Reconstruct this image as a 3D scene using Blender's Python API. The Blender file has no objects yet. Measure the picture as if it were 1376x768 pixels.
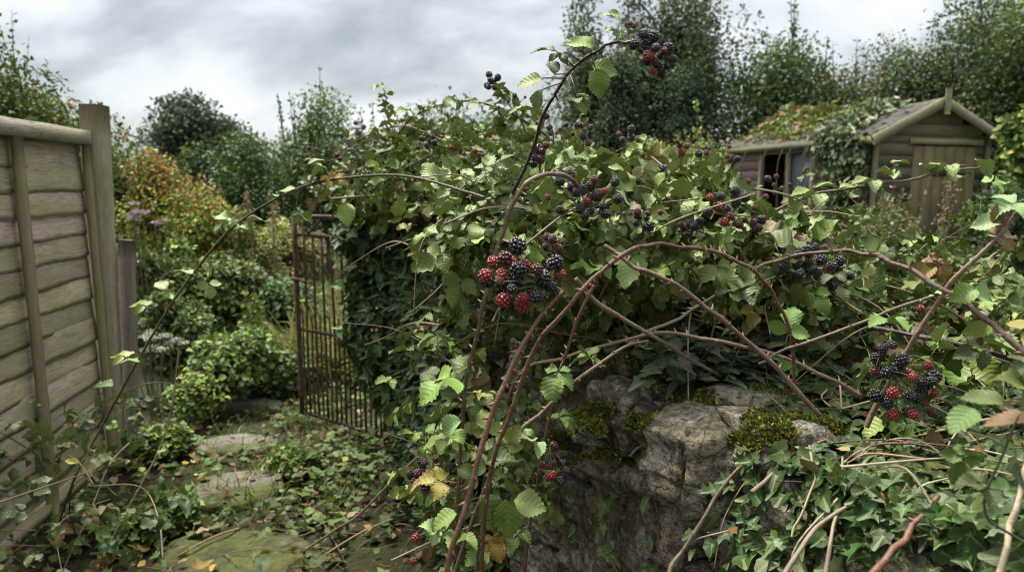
import bpy, math, random
import numpy as np
from mathutils import Vector, Matrix, noise as mnoise

# ------------------------------------------------------------------ camera, sky, sun, exposure
S = bpy.context.scene
COL = S.collection
TILT = math.radians(8.03)
F = 950.0                      # focal length in photo pixels (photo 1376 x 768)
EYE = np.array([0.0, 0.0, 1.5])
cam_d = bpy.data.cameras.new('camera'); cam = bpy.data.objects.new('camera', cam_d); COL.objects.link(cam)
cam.location = EYE; cam.rotation_euler = (math.radians(90) - TILT, 0, 0)
cam_d.sensor_width = 36; cam_d.lens = 36 * F / 1376; cam_d.clip_start = 0.02; cam_d.clip_end = 2000
cam_d.dof.use_dof = True; cam_d.dof.focus_distance = 1.28; cam_d.dof.aperture_fstop = 5.2
S.camera = cam
S.render.engine = 'CYCLES'
S.cycles.max_bounces = 6; S.cycles.diffuse_bounces = 2; S.cycles.glossy_bounces = 2; S.cycles.transmission_bounces = 3
S.cycles.transparent_max_bounces = 4; S.cycles.filter_width = 1.0
S.view_settings.view_transform = 'Standard'; S.view_settings.look = 'None'
S.view_settings.exposure = 2.62; S.view_settings.gamma = 1.0
SUN_EL, SUN_AZ = math.radians(66), math.radians(-40)     # soft sun behind cloud, high, ahead and to the left

W = bpy.data.worlds.new('World'); S.world = W; W.use_nodes = True
nt = W.node_tree; nt.nodes.clear()
def N(tree, typ, **kw):
    n = tree.nodes.new(typ)
    for k, v in kw.items():
        if k.startswith('i_'):
            key = k[2:]; key = int(key) if key.isdigit() else key.replace('_', ' ')
            n.inputs[key].default_value = v
        else: setattr(n, k, v)
    return n
def mth(tree, op, a, b=None, c=None, clamp=False):
    n = tree.nodes.new('ShaderNodeMath'); n.operation = op; n.use_clamp = clamp
    for i, v in enumerate((a, b, c)):
        if v is None: continue
        if isinstance(v, (int, float)): n.inputs[i].default_value = v
        else: tree.links.new(v, n.inputs[i])
    return n.outputs[0]
def ramp(tree, fac, stops, interp='LINEAR'):
    n = tree.nodes.new('ShaderNodeValToRGB'); n.color_ramp.interpolation = interp
    e = n.color_ramp.elements
    while len(e) < len(stops): e.new(0.5)
    for el, (p, c) in zip(e, stops):
        el.position = p; el.color = (c[0], c[1], c[2], 1) if not isinstance(c, (int, float)) else (c, c, c, 1)
    tree.links.new(fac, n.inputs[0]); return n.outputs[0]
def mixc(tree, fac, a, b, blend='MIX'):
    n = tree.nodes.new('ShaderNodeMix'); n.data_type = 'RGBA'; n.blend_type = blend
    for i, v in ((0, fac), (6, a), (7, b)):
        if isinstance(v, (int, float)) and i == 0: n.inputs[0].default_value = v
        elif isinstance(v, tuple): n.inputs[i].default_value = (v[0], v[1], v[2], 1)
        else: tree.links.new(v, n.inputs[i])
    return n.outputs[2]
sky = N(nt, 'ShaderNodeTexSky', sky_type='NISHITA', sun_disc=False, sun_elevation=SUN_EL, sun_rotation=SUN_AZ)
tc = N(nt, 'ShaderNodeTexCoord'); sep = N(nt, 'ShaderNodeSeparateXYZ'); nt.links.new(tc.outputs['Generated'], sep.inputs[0])
zc = mth(nt, 'MAXIMUM', sep.outputs[2], 0.0)
den = mth(nt, 'ADD', zc, 0.75)
cmb = N(nt, 'ShaderNodeCombineXYZ')
nt.links.new(mth(nt, 'DIVIDE', sep.outputs[0], den), cmb.inputs[0])
nt.links.new(mth(nt, 'DIVIDE', sep.outputs[1], den), cmb.inputs[1])
mp = N(nt, 'ShaderNodeMapping'); mp.inputs['Location'].default_value = (3.1, 0.4, 0); mp.inputs['Scale'].default_value = (0.7, 1.25, 1)
nt.links.new(cmb.outputs[0], mp.inputs[0])
nz = N(nt, 'ShaderNodeTexNoise', i_Scale=5.2, i_Detail=9.0, i_Roughness=0.5, i_Distortion=0.25); nt.links.new(mp.outputs[0], nz.inputs['Vector'])
cl = ramp(nt, nz.outputs[0], [(0.36, (0.36, 0.366, 0.372)), (0.46, (0.54, 0.548, 0.556)), (0.54, (0.74, 0.746, 0.752)), (0.66, (0.95, 0.952, 0.955))])
grad = mth(nt, 'MULTIPLY_ADD', mth(nt, 'MULTIPLY', zc, zc), 6.2, 1.46)             # overcast sky: zenith brighter than the horizon
cs = N(nt, 'ShaderNodeVectorMath', operation='SCALE'); nt.links.new(cl, cs.inputs[0]); nt.links.new(grad, cs.inputs['Scale'])
skymix = mixc(nt, 0.94, sky.outputs[0], cs.outputs[0])
bg = N(nt, 'ShaderNodeBackground', i_Strength=0.1); nt.links.new(skymix, bg.inputs[0])
wo = N(nt, 'ShaderNodeOutputWorld'); nt.links.new(bg.outputs[0], wo.inputs[0])
sl = bpy.data.lights.new('sun', 'SUN'); sl.energy = 1.5; sl.angle = math.radians(16); sl.color = (1.0, 0.94, 0.82)
so = bpy.data.objects.new('sun', sl); COL.objects.link(so)
sdir = Vector((math.sin(SUN_AZ) * math.cos(SUN_EL), math.cos(SUN_AZ) * math.cos(SUN_EL), math.sin(SUN_EL)))
so.rotation_euler = sdir.to_track_quat('Z', 'Y').to_euler(); so.location = (0, 0, 20)

# ------------------------------------------------------------------ helpers
rng = np.random.default_rng(7); random.seed(7)
RIGHT = np.array([1.0, 0, 0]); FWD = np.array([0, math.cos(TILT), -math.sin(TILT)]); UPV = np.array([0, math.sin(TILT), math.cos(TILT)])
UP = np.array([0, 0, 1.0])
def P(px, py, Y):
    d = FWD + (px - 688) / F * RIGHT + (384 - py) / F * UPV
    return EYE + d * (Y / d[1])
def G(px, py, z=0.0):
    d = FWD + (px - 688) / F * RIGHT + (384 - py) / F * UPV
    return EYE + d * ((z - 1.5) / d[2])
def nrm(a): return a / np.maximum(np.linalg.norm(a, axis=-1, keepdims=True), 1e-9)
def rvec(n): return nrm(rng.normal(size=(n, 3)))
def frames(axis, normal):
    y = nrm(axis); x = nrm(np.cross(y, normal)); z = np.cross(x, y)
    return np.stack([x, y, z], axis=-1)

def tag(o, label=None, cat=None, group=None, kind=None):
    if label: o['label'] = label
    if cat: o['category'] = cat
    if group: o['group'] = group
    if kind: o['kind'] = kind
    return o
def thing(name, label, cat, loc, group=None):
    o = bpy.data.objects.new(name, None); COL.objects.link(o); o.location = [float(v) for v in loc]; o.empty_display_size = 0.05
    return tag(o, label, cat, group)
def adopt(o, parent):
    if parent is None: return o
    o.parent = parent
    if parent.type == 'EMPTY': o.matrix_parent_inverse = Matrix.Translation(-parent.location)
    return o
def mesh_np(name, v, tris=None, quads=None, luv=None, col=None, mats=(), midx=None, smooth=True):
    me = bpy.data.meshes.new(name)
    v = np.asarray(v, np.float32); nt_ = 0 if tris is None else len(tris); nq = 0 if quads is None else len(quads)
    idx = []
    if nt_: idx.append(np.asarray(tris, np.int32).ravel())
    if nq: idx.append(np.asarray(quads, np.int32).ravel())
    idx = np.concatenate(idx)
    tot = np.concatenate([np.full(nt_, 3, np.int32), np.full(nq, 4, np.int32)]); st = np.concatenate([[0], np.cumsum(tot)[:-1]]).astype(np.int32)
    me.vertices.add(len(v)); me.vertices.foreach_set('co', v.ravel())
    me.loops.add(len(idx)); me.loops.foreach_set('vertex_index', idx)
    me.polygons.add(len(tot)); me.polygons.foreach_set('loop_start', st)
    if smooth: me.polygons.foreach_set('use_smooth', np.ones(len(tot), bool))
    if luv is not None:
        a = me.attributes.new('luv', 'FLOAT_VECTOR', 'POINT'); a.data.foreach_set('vector', np.asarray(luv, np.float32).ravel())
    if col is not None:
        col = np.asarray(col, np.float32)
        if col.shape[1] == 3: col = np.hstack([col, np.ones((len(col), 1), np.float32)])
        a = me.color_attributes.new('tint', 'FLOAT_COLOR', 'POINT'); a.data.foreach_set('color', col.ravel())
    for m in mats: me.materials.append(m)
    if midx is not None: me.polygons.foreach_set('material_index', np.asarray(midx, np.int32))
    me.update(calc_edges=True); me.validate()
    return me
def link(name, me, parent=None, mat=None):
    o = bpy.data.objects.new(name, me); COL.objects.link(o)
    if mat is not None: o.matrix_basis = mat
    return adopt(o, parent)

class Batch:
    def __init__(s): s.v = []; s.t = []; s.l = []; s.c = []; s.n = 0
    def add(s, v, t, luv, col):
        v = np.asarray(v, float); k = len(v)
        s.v.append(v); s.t.append(np.asarray(t) + s.n); s.l.append(luv)
        c = np.asarray(col, float); s.c.append(np.broadcast_to(c, (k, 3)) if c.ndim == 1 else c); s.n += k
    def inst(s, tm, pos, fr, sc, col, rnd=None):
        k = len(pos); n = len(tm['v'])
        if k == 0: return
        if rnd is None: rnd = rng.random(k)
        sc = np.broadcast_to(np.asarray(sc, float), (k,))
        out = pos[:, None, :] + sc[:, None, None] * np.einsum('kij,nj->kni', fr, tm['v'])
        t = (tm['t'][None] + (np.arange(k) * n)[:, None, None]).reshape(-1, 3)
        l = np.empty((k, n, 3)); l[:, :, :2] = tm['uv'][None]; l[:, :, 2] = rnd[:, None]
        s.add(out.reshape(-1, 3), t, l.reshape(-1, 3), np.repeat(col, n, axis=0))
    def mix(s, tms, pos, fr, sc, col):
        sc = np.broadcast_to(np.asarray(sc, float), (len(pos),)); w = rng.integers(0, len(tms), len(pos))
        for i, tm in enumerate(tms):
            m = w == i; s.inst(tm, pos[m], fr[m], sc[m], col[m])
    def mesh(s, name, mat):
        return mesh_np(name, np.concatenate(s.v), np.concatenate(s.t), None, np.concatenate(s.l), np.concatenate(s.c), (mat,))
    def build(s, name, mat, parent=None): return link(name, s.mesh(name, mat), parent)

def catmull(pts, n):
    """centripetal Catmull-Rom: no loops where the spacing of the points changes"""
    p = np.asarray(pts, float); p = np.vstack([2 * p[0] - p[1], p, 2 * p[-1] - p[-2]]); out = []
    for i in range(1, len(p) - 2):
        q = p[i - 1:i + 3]; k = np.concatenate([[0], np.cumsum(np.maximum(np.linalg.norm(np.diff(q, axis=0), axis=1), 1e-6) ** .5)]); t = np.linspace(k[1], k[2], n, endpoint=False)[:, None]
        L = lambda a, b, ta, tb: a * (tb - t) / (tb - ta) + b * (t - ta) / (tb - ta)
        a1, a2, a3 = L(q[0], q[1], k[0], k[1]), L(q[1], q[2], k[1], k[2]), L(q[2], q[3], k[2], k[3]); b1, b2 = L(a1, a2, k[0], k[2]), L(a2, a3, k[1], k[3]); out.append(L(b1, b2, k[1], k[2]))
    return np.vstack(out + [p[-2][None]])
def tube(pts, rad, sides=7):
    pts = np.asarray(pts, float); n = len(pts); rad = np.broadcast_to(np.asarray(rad, float), (n,))
    tg = nrm(np.gradient(pts, axis=0)); ref = np.array([0.31, 0.2, 0.93]) if abs(tg[0][2]) < .9 else np.array([1.0, 0, 0.1])
    x = ref; X = []
    for i in range(n):
        x = x - tg[i] * np.dot(x, tg[i]); x = x / max(np.linalg.norm(x), 1e-6); X.append(x)
    X = np.array(X); Yv = np.cross(tg, X)
    a = np.arange(sides) * 2 * math.pi / sides
    v = pts[:, None] + rad[:, None, None] * (np.cos(a)[None, :, None] * X[:, None] + np.sin(a)[None, :, None] * Yv[:, None])
    i = np.arange(n - 1)[:, None]; j = np.arange(sides)[None]
    q = np.stack([i * sides + j, i * sides + (j + 1) % sides, (i + 1) * sides + (j + 1) % sides, (i + 1) * sides + j], -1).reshape(-1, 4)
    t = np.vstack([q[:, [0, 1, 2]], q[:, [0, 2, 3]]])
    v = v.reshape(-1, 3); caps = []
    for base in (0, (n - 1) * sides):
        for k in range(1, sides - 1): caps.append([base, base + k, base + k + 1] if base else [base, base + k + 1, base + k])
    t = np.vstack([t, np.array(caps)])
    ln = np.concatenate([[0], np.cumsum(np.linalg.norm(np.diff(pts, axis=0), axis=1))])
    luv = np.stack([np.tile(np.arange(sides) / sides, n), np.repeat(ln, sides), np.full(n * sides, rng.random())], -1)
    return v, t, luv
def box(c, ax, ay, az, hx, hy, hz):
    s = np.array([[x, y, z] for z in (-1, 1) for y in (-1, 1) for x in (-1, 1)], float)
    v = np.asarray(c) + s[:, :1] * hx * np.asarray(ax) + s[:, 1:2] * hy * np.asarray(ay) + s[:, 2:] * hz * np.asarray(az)
    q = np.array([[0, 2, 3, 1], [4, 5, 7, 6], [0, 1, 5, 4], [2, 6, 7, 3], [0, 4, 6, 2], [1, 3, 7, 5]])
    return v, np.vstack([q[:, [0, 1, 2]], q[:, [0, 2, 3]]]), np.zeros((8, 3))

# ------------------------------------------------------------------ materials
def newmat(name):
    m = bpy.data.materials.new(name); m.use_nodes = True; t = m.node_tree; t.nodes.clear(); return m, t
def finish(t, base, rough=0.6, spec=0.4, bump=None, bstr=0.3, bdist=0.01, trans=0.0, tcol=None, rlink=None, sss=0, metal=0.0):
    p = N(t, 'ShaderNodeBsdfPrincipled'); o = N(t, 'ShaderNodeOutputMaterial')
    if isinstance(base, tuple): p.inputs['Base Color'].default_value = (*base, 1)
    else: t.links.new(base, p.inputs['Base Color'])
    p.inputs['Roughness'].default_value = rough; p.inputs['Specular IOR Level'].default_value = spec; p.inputs['Metallic'].default_value = metal
    if rlink is not None: t.links.new(rlink, p.inputs['Roughness'])
    if bump is not None:
        b = N(t, 'ShaderNodeBump', i_Strength=bstr, i_Distance=bdist); t.links.new(bump, b.inputs['Height']); t.links.new(b.outputs[0], p.inputs['Normal'])
    if trans > 0:
        tr = N(t, 'ShaderNodeBsdfTranslucent'); t.links.new(tcol if tcol is not None else base, tr.inputs[0])
        mx = N(t, 'ShaderNodeMixShader', i_0=trans); t.links.new(p.outputs[0], mx.inputs[1]); t.links.new(tr.outputs[0], mx.inputs[2]); t.links.new(mx.outputs[0], o.inputs[0])
    else: t.links.new(p.outputs[0], o.inputs[0])
def attr(t, name): return N(t, 'ShaderNodeAttribute', attribute_name=name)
def tex(t, scale, detail=4, rough=0.55, vec=None, dist=0.0, stretch=None):
    n = N(t, 'ShaderNodeTexNoise', i_Scale=scale, i_Detail=detail, i_Roughness=rough, i_Distortion=dist)
    if vec is None: vec = N(t, 'ShaderNodeTexCoord').outputs['Object']
    if stretch:
        m = N(t, 'ShaderNodeMapping'); m.inputs['Scale'].default_value = stretch; t.links.new(vec, m.inputs[0]); vec = m.outputs[0]
    t.links.new(vec, n.inputs['Vector']); return n.outputs[0]
def leaf_mat(name, veins='pinnate', rough=0.45, spec=0.5, under=(0.15, 0.19, 0.06), trans=0.18, vein=(0.17, 0.21, 0.06), vs=0.22, brown=0.95):
    m, t = newmat(name); tint = attr(t, 'tint').outputs['Color']; lu = N(t, 'ShaderNodeSeparateXYZ'); t.links.new(attr(t, 'luv').outputs['Vector'], lu.inputs[0])
    u, v, r = lu.outputs; au = mth(t, 'ABSOLUTE', u)
    n1 = tex(t, 60, 4); n2 = tex(t, 14, 3)
    c = mixc(t, mth(t, 'MULTIPLY', n1, 0.55), tint, (0.02, 0.035, 0.012))
    c = mixc(t, mth(t, 'MULTIPLY', mth(t, 'SUBTRACT', n2, 0.45, clamp=True), 1.6, clamp=True), c, mixc(t, 0.5, tint, (0.16, 0.15, 0.04)))
    if veins == 'pinnate':
        w = mth(t, 'FRACT', mth(t, 'MULTIPLY', mth(t, 'SUBTRACT', v, mth(t, 'MULTIPLY', au, 0.22)), 7.0))
        side = mth(t, 'LESS_THAN', mth(t, 'ABSOLUTE', mth(t, 'SUBTRACT', w, 0.5)), 0.09)
        mid = mth(t, 'LESS_THAN', au, 0.07)
        vv = mth(t, 'MAXIMUM', mth(t, 'MULTIPLY', side, 0.6), mid)
        hb = mth(t, 'ABSOLUTE', mth(t, 'SUBTRACT', w, 0.5))
    else:
        vv = mth(t, 'LESS_THAN', au, 0.12); hb = au
    c = mixc(t, mth(t, 'MULTIPLY', vv, vs), c, vein)
    e = mth(t, 'ADD', mth(t, 'MULTIPLY', au, 0.28), mth(t, 'ADD', n2, mth(t, 'MULTIPLY', mth(t, 'SUBTRACT', r, brown), 2.6)))
    c = mixc(t, mth(t, 'MULTIPLY', mth(t, 'SUBTRACT', e, 0.62, clamp=True), 9.0, clamp=True), c, (0.13, 0.065, 0.028))
    sp = mth(t, 'MULTIPLY', mth(t, 'SUBTRACT', tex(t, 130, 1), 0.68, clamp=True), 12.0, clamp=True)
    c = mixc(t, mth(t, 'MULTIPLY', sp, 0.6), c, (0.10, 0.06, 0.025))
    geo = N(t, 'ShaderNodeNewGeometry')
    c = mixc(t, mth(t, 'MULTIPLY', geo.outputs['Backfacing'], 0.6), c, under)
    rl = mth(t, 'ADD', rough - 0.1, mth(t, 'MULTIPLY', n1, 0.25))
    finish(t, c, rough, spec, mth(t, 'ADD', hb, mth(t, 'MULTIPLY', n1, 0.6)), 0.30, 0.004, trans, mixc(t, 0.5, c, (0.14, 0.20, 0.03)), rl)
    return m
M = {}
M['bramble'] = leaf_mat('bramble_leaf', rough=0.48, spec=0.32, trans=0.09)
M['ivy'] = leaf_mat('ivy_leaf', 'palm', rough=0.48, spec=0.22, under=(0.09, 0.12, 0.05), trans=0.06, vein=(0.17, 0.22, 0.10), vs=0.62, brown=1.0)
M['weed'] = leaf_mat('weed_leaf', rough=0.55, spec=0.25, trans=0.16, brown=0.97)
def simple_leaf(name, trans=0.2, rough=0.55):
    m, t = newmat(name); tint = attr(t, 'tint').outputs['Color']
    c = mixc(t, mth(t, 'MULTIPLY', tex(t, 5, 2), 0.5), tint, (0.02, 0.03, 0.01))
    finish(t, c, rough, 0.18, None, trans=trans, tcol=mixc(t, 0.4, tint, (0.12, 0.16, 0.03))); return m
M['tree'] = simple_leaf('tree_leaf'); M['grass'] = simple_leaf('grass_blade', 0.25)
M['litter'] = leaf_mat('dead_leaf', rough=0.7, spec=0.2, under=(0.2, 0.14, 0.08), trans=0.05, vein=(0.10, 0.06, 0.03), brown=0.8)
def stem_mat(name, rough=0.6, k=0.6):
    m, t = newmat(name); tint = attr(t, 'tint').outputs['Color']
    n1 = tex(t, 90, 5, 0.65); n2 = tex(t, 18, 3)
    c = mixc(t, mth(t, 'MULTIPLY', n2, k), tint, (0.05, 0.035, 0.022))
    c = mixc(t, mth(t, 'MULTIPLY', mth(t, 'SUBTRACT', n1, 0.5, clamp=True), 2.4, clamp=True), c, mixc(t, 0.5, tint, (0.32, 0.27, 0.22)))
    finish(t, c, rough, 0.35, n1, 0.6, 0.004); return m
M['stem'] = stem_mat('cane_bark', 0.5, 0.55); M['bark'] = stem_mat('tree_bark', 0.85, 0.7)
def wood_mat():
    m, t = newmat('weathered_wood'); tint = attr(t, 'tint').outputs['Color']; lv = attr(t, 'luv').outputs['Vector']
    g = tex(t, 6.0, 7, 0.65, lv, 0.4, (1.0, 16.0, 1.0)); g2 = tex(t, 2.4, 4, 0.6, lv, 0.2); fine = tex(t, 14.0, 5, 0.7, lv, 0.2, (1.0, 22.0, 1.0))
    c = mixc(t, ramp(t, g, [(0.30, 0.0), (0.54, 1.0)]), mixc(t, 0.5, tint, (0.035, 0.028, 0.022)), tint)
    c = mixc(t, ramp(t, fine, [(0.36, 0.7), (0.50, 0.0)]), c, (0.045, 0.036, 0.026))
    # algae: green where damp, by world-height noise and lower board edges (luv.z)
    sepn = N(t, 'ShaderNodeSeparateXYZ'); t.links.new(lv, sepn.inputs[0])
    al = mth(t, 'ADD', mth(t, 'MULTIPLY', sepn.outputs[2], 0.42), mth(t, 'ADD', mth(t, 'MULTIPLY', g2, 0.9), mth(t, 'MULTIPLY', g, 0.35)))
    c = mixc(t, mth(t, 'MULTIPLY', ramp(t, al, [(0.68, 0.0), (0.98, 1.0)]), 0.66), c, (0.18, 0.185, 0.05))
    finish(t, c, 0.85, 0.2, mth(t, 'ADD', g, mth(t, 'MULTIPLY', fine, 1.2)), 0.5, 0.003); return m
M['wood'] = wood_mat()
def iron_mat():
    m, t = newmat('rusty_iron'); n1 = tex(t, 35, 6, 0.65); n2 = tex(t, 9, 3)
    c = ramp(t, n1, [(0.32, (0.020, 0.013, 0.009)), (0.5, (0.045, 0.026, 0.014)), (0.64, (0.10, 0.052, 0.025)), (0.8, (0.18, 0.10, 0.055))])
    c = mixc(t, mth(t, 'MULTIPLY', mth(t, 'SUBTRACT', n2, 0.55, clamp=True), 1.6), c, (0.12, 0.095, 0.07))
    finish(t, c, 0.8, 0.3, n1, 0.8, 0.004); return m
M['iron'] = iron_mat()
def stone_mat():
    m, t = newmat('limestone'); tint = attr(t, 'tint').outputs['Color']
    a = tex(t, 7, 8, 0.62, dist=0.5); b = tex(t, 26, 6, 0.65); c3 = tex(t, 3.0, 3); d = tex(t, 90, 4, 0.7)
    vo = N(t, 'ShaderNodeTexVoronoi', i_Scale=30.0); t.links.new(N(t, 'ShaderNodeTexCoord').outputs['Object'], vo.inputs['Vector'])
    lay = tex(t, 9, 6, 0.6, dist=0.8, stretch=(1.0, 1.0, 4.5))
    c = mixc(t, ramp(t, lay, [(0.36, 0.6), (0.54, 0.0)]), tint, (0.04, 0.032, 0.022)); c = mixc(t, ramp(t, a, [(0.35, 0.55), (0.55, 0.0)]), c, (0.045, 0.038, 0.028))
    c = mixc(t, ramp(t, b, [(0.38, 0.75), (0.52, 0.0)]), c, (0.035, 0.03, 0.022))
    c = mixc(t, ramp(t, c3, [(0.5, 0.0), (0.62, 0.55)]), c, (0.075, 0.075, 0.020))
    li = mth(t, 'MULTIPLY', ramp(t, tex(t, 16, 5, 0.7, dist=1.0), [(0.50, 0.0), (0.58, 1.0)]), ramp(t, b, [(0.4, 0.25), (0.6, 1.0)]))
    c = mixc(t, mth(t, 'MULTIPLY', li, 0.75), c, (0.40, 0.39, 0.34))
    oc = ramp(t, tex(t, 11, 4, 0.7), [(0.62, 0.0), (0.7, 0.7)])
    c = mixc(t, oc, c, (0.17, 0.10, 0.035))
    c = mixc(t, ramp(t, d, [(0.36, 0.75), (0.52, 0.0)]), c, (0.05, 0.042, 0.03))
    oc_ = N(t, 'ShaderNodeTexCoord').outputs['Object']; dv = N(t, 'ShaderNodeVectorMath', operation='ADD'); nn_ = N(t, 'ShaderNodeTexNoise', i_Scale=9.0, i_Detail=4.0); t.links.new(oc_, nn_.inputs['Vector'])
    sc_ = N(t, 'ShaderNodeVectorMath', operation='SCALE'); sc_.inputs['Scale'].default_value = 0.10; t.links.new(nn_.outputs['Color'], sc_.inputs[0]); t.links.new(oc_, dv.inputs[0]); t.links.new(sc_.outputs[0], dv.inputs[1])
    cr = N(t, 'ShaderNodeTexVoronoi', i_Scale=11.0, feature='DISTANCE_TO_EDGE'); t.links.new(dv.outputs[0], cr.inputs['Vector']); crk = ramp(t, cr.outputs['Distance'], [(0.0, 0.6), (0.03, 1.0)])
    c = mixc(t, mth(t, 'MULTIPLY', mth(t, 'SUBTRACT', 1.0, crk), 0.6), c, (0.02, 0.017, 0.012))
    h = mth(t, 'ADD', mth(t, 'ADD', mth(t, 'ADD', lay, mth(t, 'MULTIPLY', crk, 0.5)), a), mth(t, 'ADD', mth(t, 'MULTIPLY', b, 0.9), mth(t, 'MULTIPLY', d, 0.9)))
    finish(t, c, 0.92, 0.2, h, 1.0, 0.02); return m
M['stone'] = stone_mat()
def slab_mat():
    m, t = newmat('mossy_slab'); a = tex(t, 4.0, 7, 0.6, dist=0.4); b = tex(t, 40, 5, 0.7); c3 = tex(t, 2.2, 4, 0.6)
    c = ramp(t, a, [(0.3, (0.07, 0.06, 0.05)), (0.55, (0.17, 0.155, 0.135)), (0.75, (0.26, 0.24, 0.21))])
    c = mixc(t, ramp(t, b, [(0.3, 0.6), (0.5, 0.0)]), c, (0.05, 0.045, 0.035))
    c = mixc(t, ramp(t, mth(t, 'ADD', mth(t, 'ADD', c3, attr(t, 'tint').outputs['Fac']), mth(t, 'MULTIPLY', b, 0.12)), [(0.53, 0.0), (0.62, 0.95)]), c, mixc(t, ramp(t, tex(t, 14, 5, 0.7), [(0.35, 0.0), (0.65, 1.0)]), (0.016, 0.021, 0.006), (0.065, 0.070, 0.013)))
    finish(t, c, 0.9, 0.25, mth(t, 'ADD', a, mth(t, 'MULTIPLY', b, 0.6)), 0.8, 0.015); return m
M['slab'] = slab_mat()
def soil_mat():
    m, t = newmat('damp_soil'); a = tex(t, 2.0, 6); b = tex(t, 45, 6, 0.7)
    c = ramp(t, b, [(0.3, (0.012, 0.009, 0.006)), (0.55, (0.04, 0.028, 0.018)), (0.75, (0.09, 0.06, 0.035))])
    c = mixc(t, ramp(t, a, [(0.42, 0.0), (0.6, 0.7)]), c, (0.04, 0.055, 0.015))
    finish(t, c, 0.95, 0.2, b, 1.0, 0.03); return m
M['soil'] = soil_mat()
def flat_mat(name, a, b, scale=12, rough=0.8, bump=0.4, metal=0.0, spec=0.3, stretch=None):
    m, t = newmat(name); n = tex(t, scale, 6, 0.65, stretch=stretch)
    finish(t, ramp(t, n, [(0.3, a), (0.7, b)]), rough, spec, n, bump, 0.01, metal=metal); return m
M['felt'] = flat_mat('roof_felt', (0.025, 0.024, 0.021), (0.12, 0.115, 0.105), 7, 0.95, spec=0.1)
M['mortar'] = flat_mat('wall_core', (0.02, 0.017, 0.012), (0.08, 0.066, 0.05), 18, 0.95, 1.0)
M['void'] = flat_mat('dark_interior', (0.01, 0.009, 0.008), (0.02, 0.017, 0.014), 5, 0.95)
M['glass'] = flat_mat('grimy_glass', (0.10, 0.125, 0.145), (0.17, 0.20, 0.225), 3, 0.35, 0.05, spec=0.5)
M['moss'] = simple_leaf('moss_tip', 0.1, 0.9)
def berry_mat(name, base, rough=0.22, spec=0.6, rim=None):
    m, t = newmat(name); n = tex(t, 140, 3)
    c = mixc(t, n, base, rim or tuple(v * 1.6 for v in base)); finish(t, c, rough, spec); return m
M['b_black'] = berry_mat('ripe_berry', (0.007, 0.005, 0.009), 0.24, 0.55)
M['b_maroon'] = berry_mat('half_ripe_berry', (0.035, 0.006, 0.010), 0.3, 0.5, (0.09, 0.010, 0.016))
M['b_red'] = berry_mat('unripe_red_berry', (0.13, 0.009, 0.012), 0.28, 0.5, (0.23, 0.022, 0.02))
M['b_dry'] = berry_mat('withered_berry', (0.05, 0.028, 0.018), 0.6, 0.3, (0.13, 0.08, 0.05))

# ------------------------------------------------------------------ leaf templates
def grid_tris(r, c):
    i = np.arange(r - 1)[:, None]; j = np.arange(c - 1)[None]
    q = np.stack([i * c + j, i * c + j + 1, (i + 1) * c + j + 1, (i + 1) * c + j], -1).reshape(-1, 4)
    return np.vstack([q[:, [0, 1, 2]], q[:, [0, 2, 3]]])
def leaflet(rows=10, half=2, w=0.32, fold=0.25, curl=0.25, peak=0.40, tip=1.5, serr=0.10, wave=0.03, twist=0.0, seed=0):
    r = np.random.default_rng(seed); V = []; UVs = []
    ph = r.random(4) * 6.28
    for i in range(rows + 1):
        t = i / rows
        s = math.sin(math.pi * t ** (math.log(0.5) / math.log(peak))) ** 0.75 * (1 if t < 0.6 else (1 - ((t - 0.6) / 0.4) ** tip * 0.35))
        hw = max(w * s, 0.004)
        for j in range(-half, half + 1):
            u = j / half; k = 1.0; yo = 0
            if abs(j) == half and 0 < i < rows: k = 1 + (serr if i % 2 else -serr); yo = 0.025 if i % 2 else -0.01
            x = u * hw * k; z = abs(u) * hw * fold - curl * t * t * 0.6 + wave * math.sin(t * 9 + ph[0] + u * 1.5) * abs(u) + wave * .8 * math.sin(5 * t + ph[1]) * u
            z += 0.006 * math.cos(t * 7 * 2 * math.pi - abs(u) * 2) * (0.3 + abs(u)) * s
            ca = math.cos(twist * t); sa = math.sin(twist * t)
            V.append((x * ca - z * sa * .5, t - curl * .25 * t * t + yo, z * ca + x * sa)); UVs.append((u, t))
    return dict(v=np.array(V), t=grid_tris(rows + 1, 2 * half + 1), uv=np.array(UVs))
def merge(parts):
    v = []; t = []; uv = []; n = 0
    for p, R, off, s in parts:
        v.append((p['v'] * s) @ np.asarray(R).T + np.asarray(off)); t.append(p['t'] + n); uv.append(p['uv']); n += len(p['v'])
    return dict(v=np.vstack(v), t=np.vstack(t), uv=np.vstack(uv))
def rotz(a): c, s = math.cos(a), math.sin(a); return np.array([[c, -s, 0], [s, c, 0], [0, 0, 1]])
def rotx(a): c, s = math.cos(a), math.sin(a); return np.array([[1, 0, 0], [0, c, -s], [0, s, c]])
def roty(a): c, s = math.cos(a), math.sin(a); return np.array([[c, 0, s], [0, 1, 0], [-s, 0, c]])
def petiole(a, b, r=0.012):
    v, t, l = tube(np.array([a, (np.array(a) + b) / 2 + [0, 0, .01], b]), r, 3); return dict(v=v, t=t, uv=np.zeros((len(v), 2)) + [0, .1])
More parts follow.
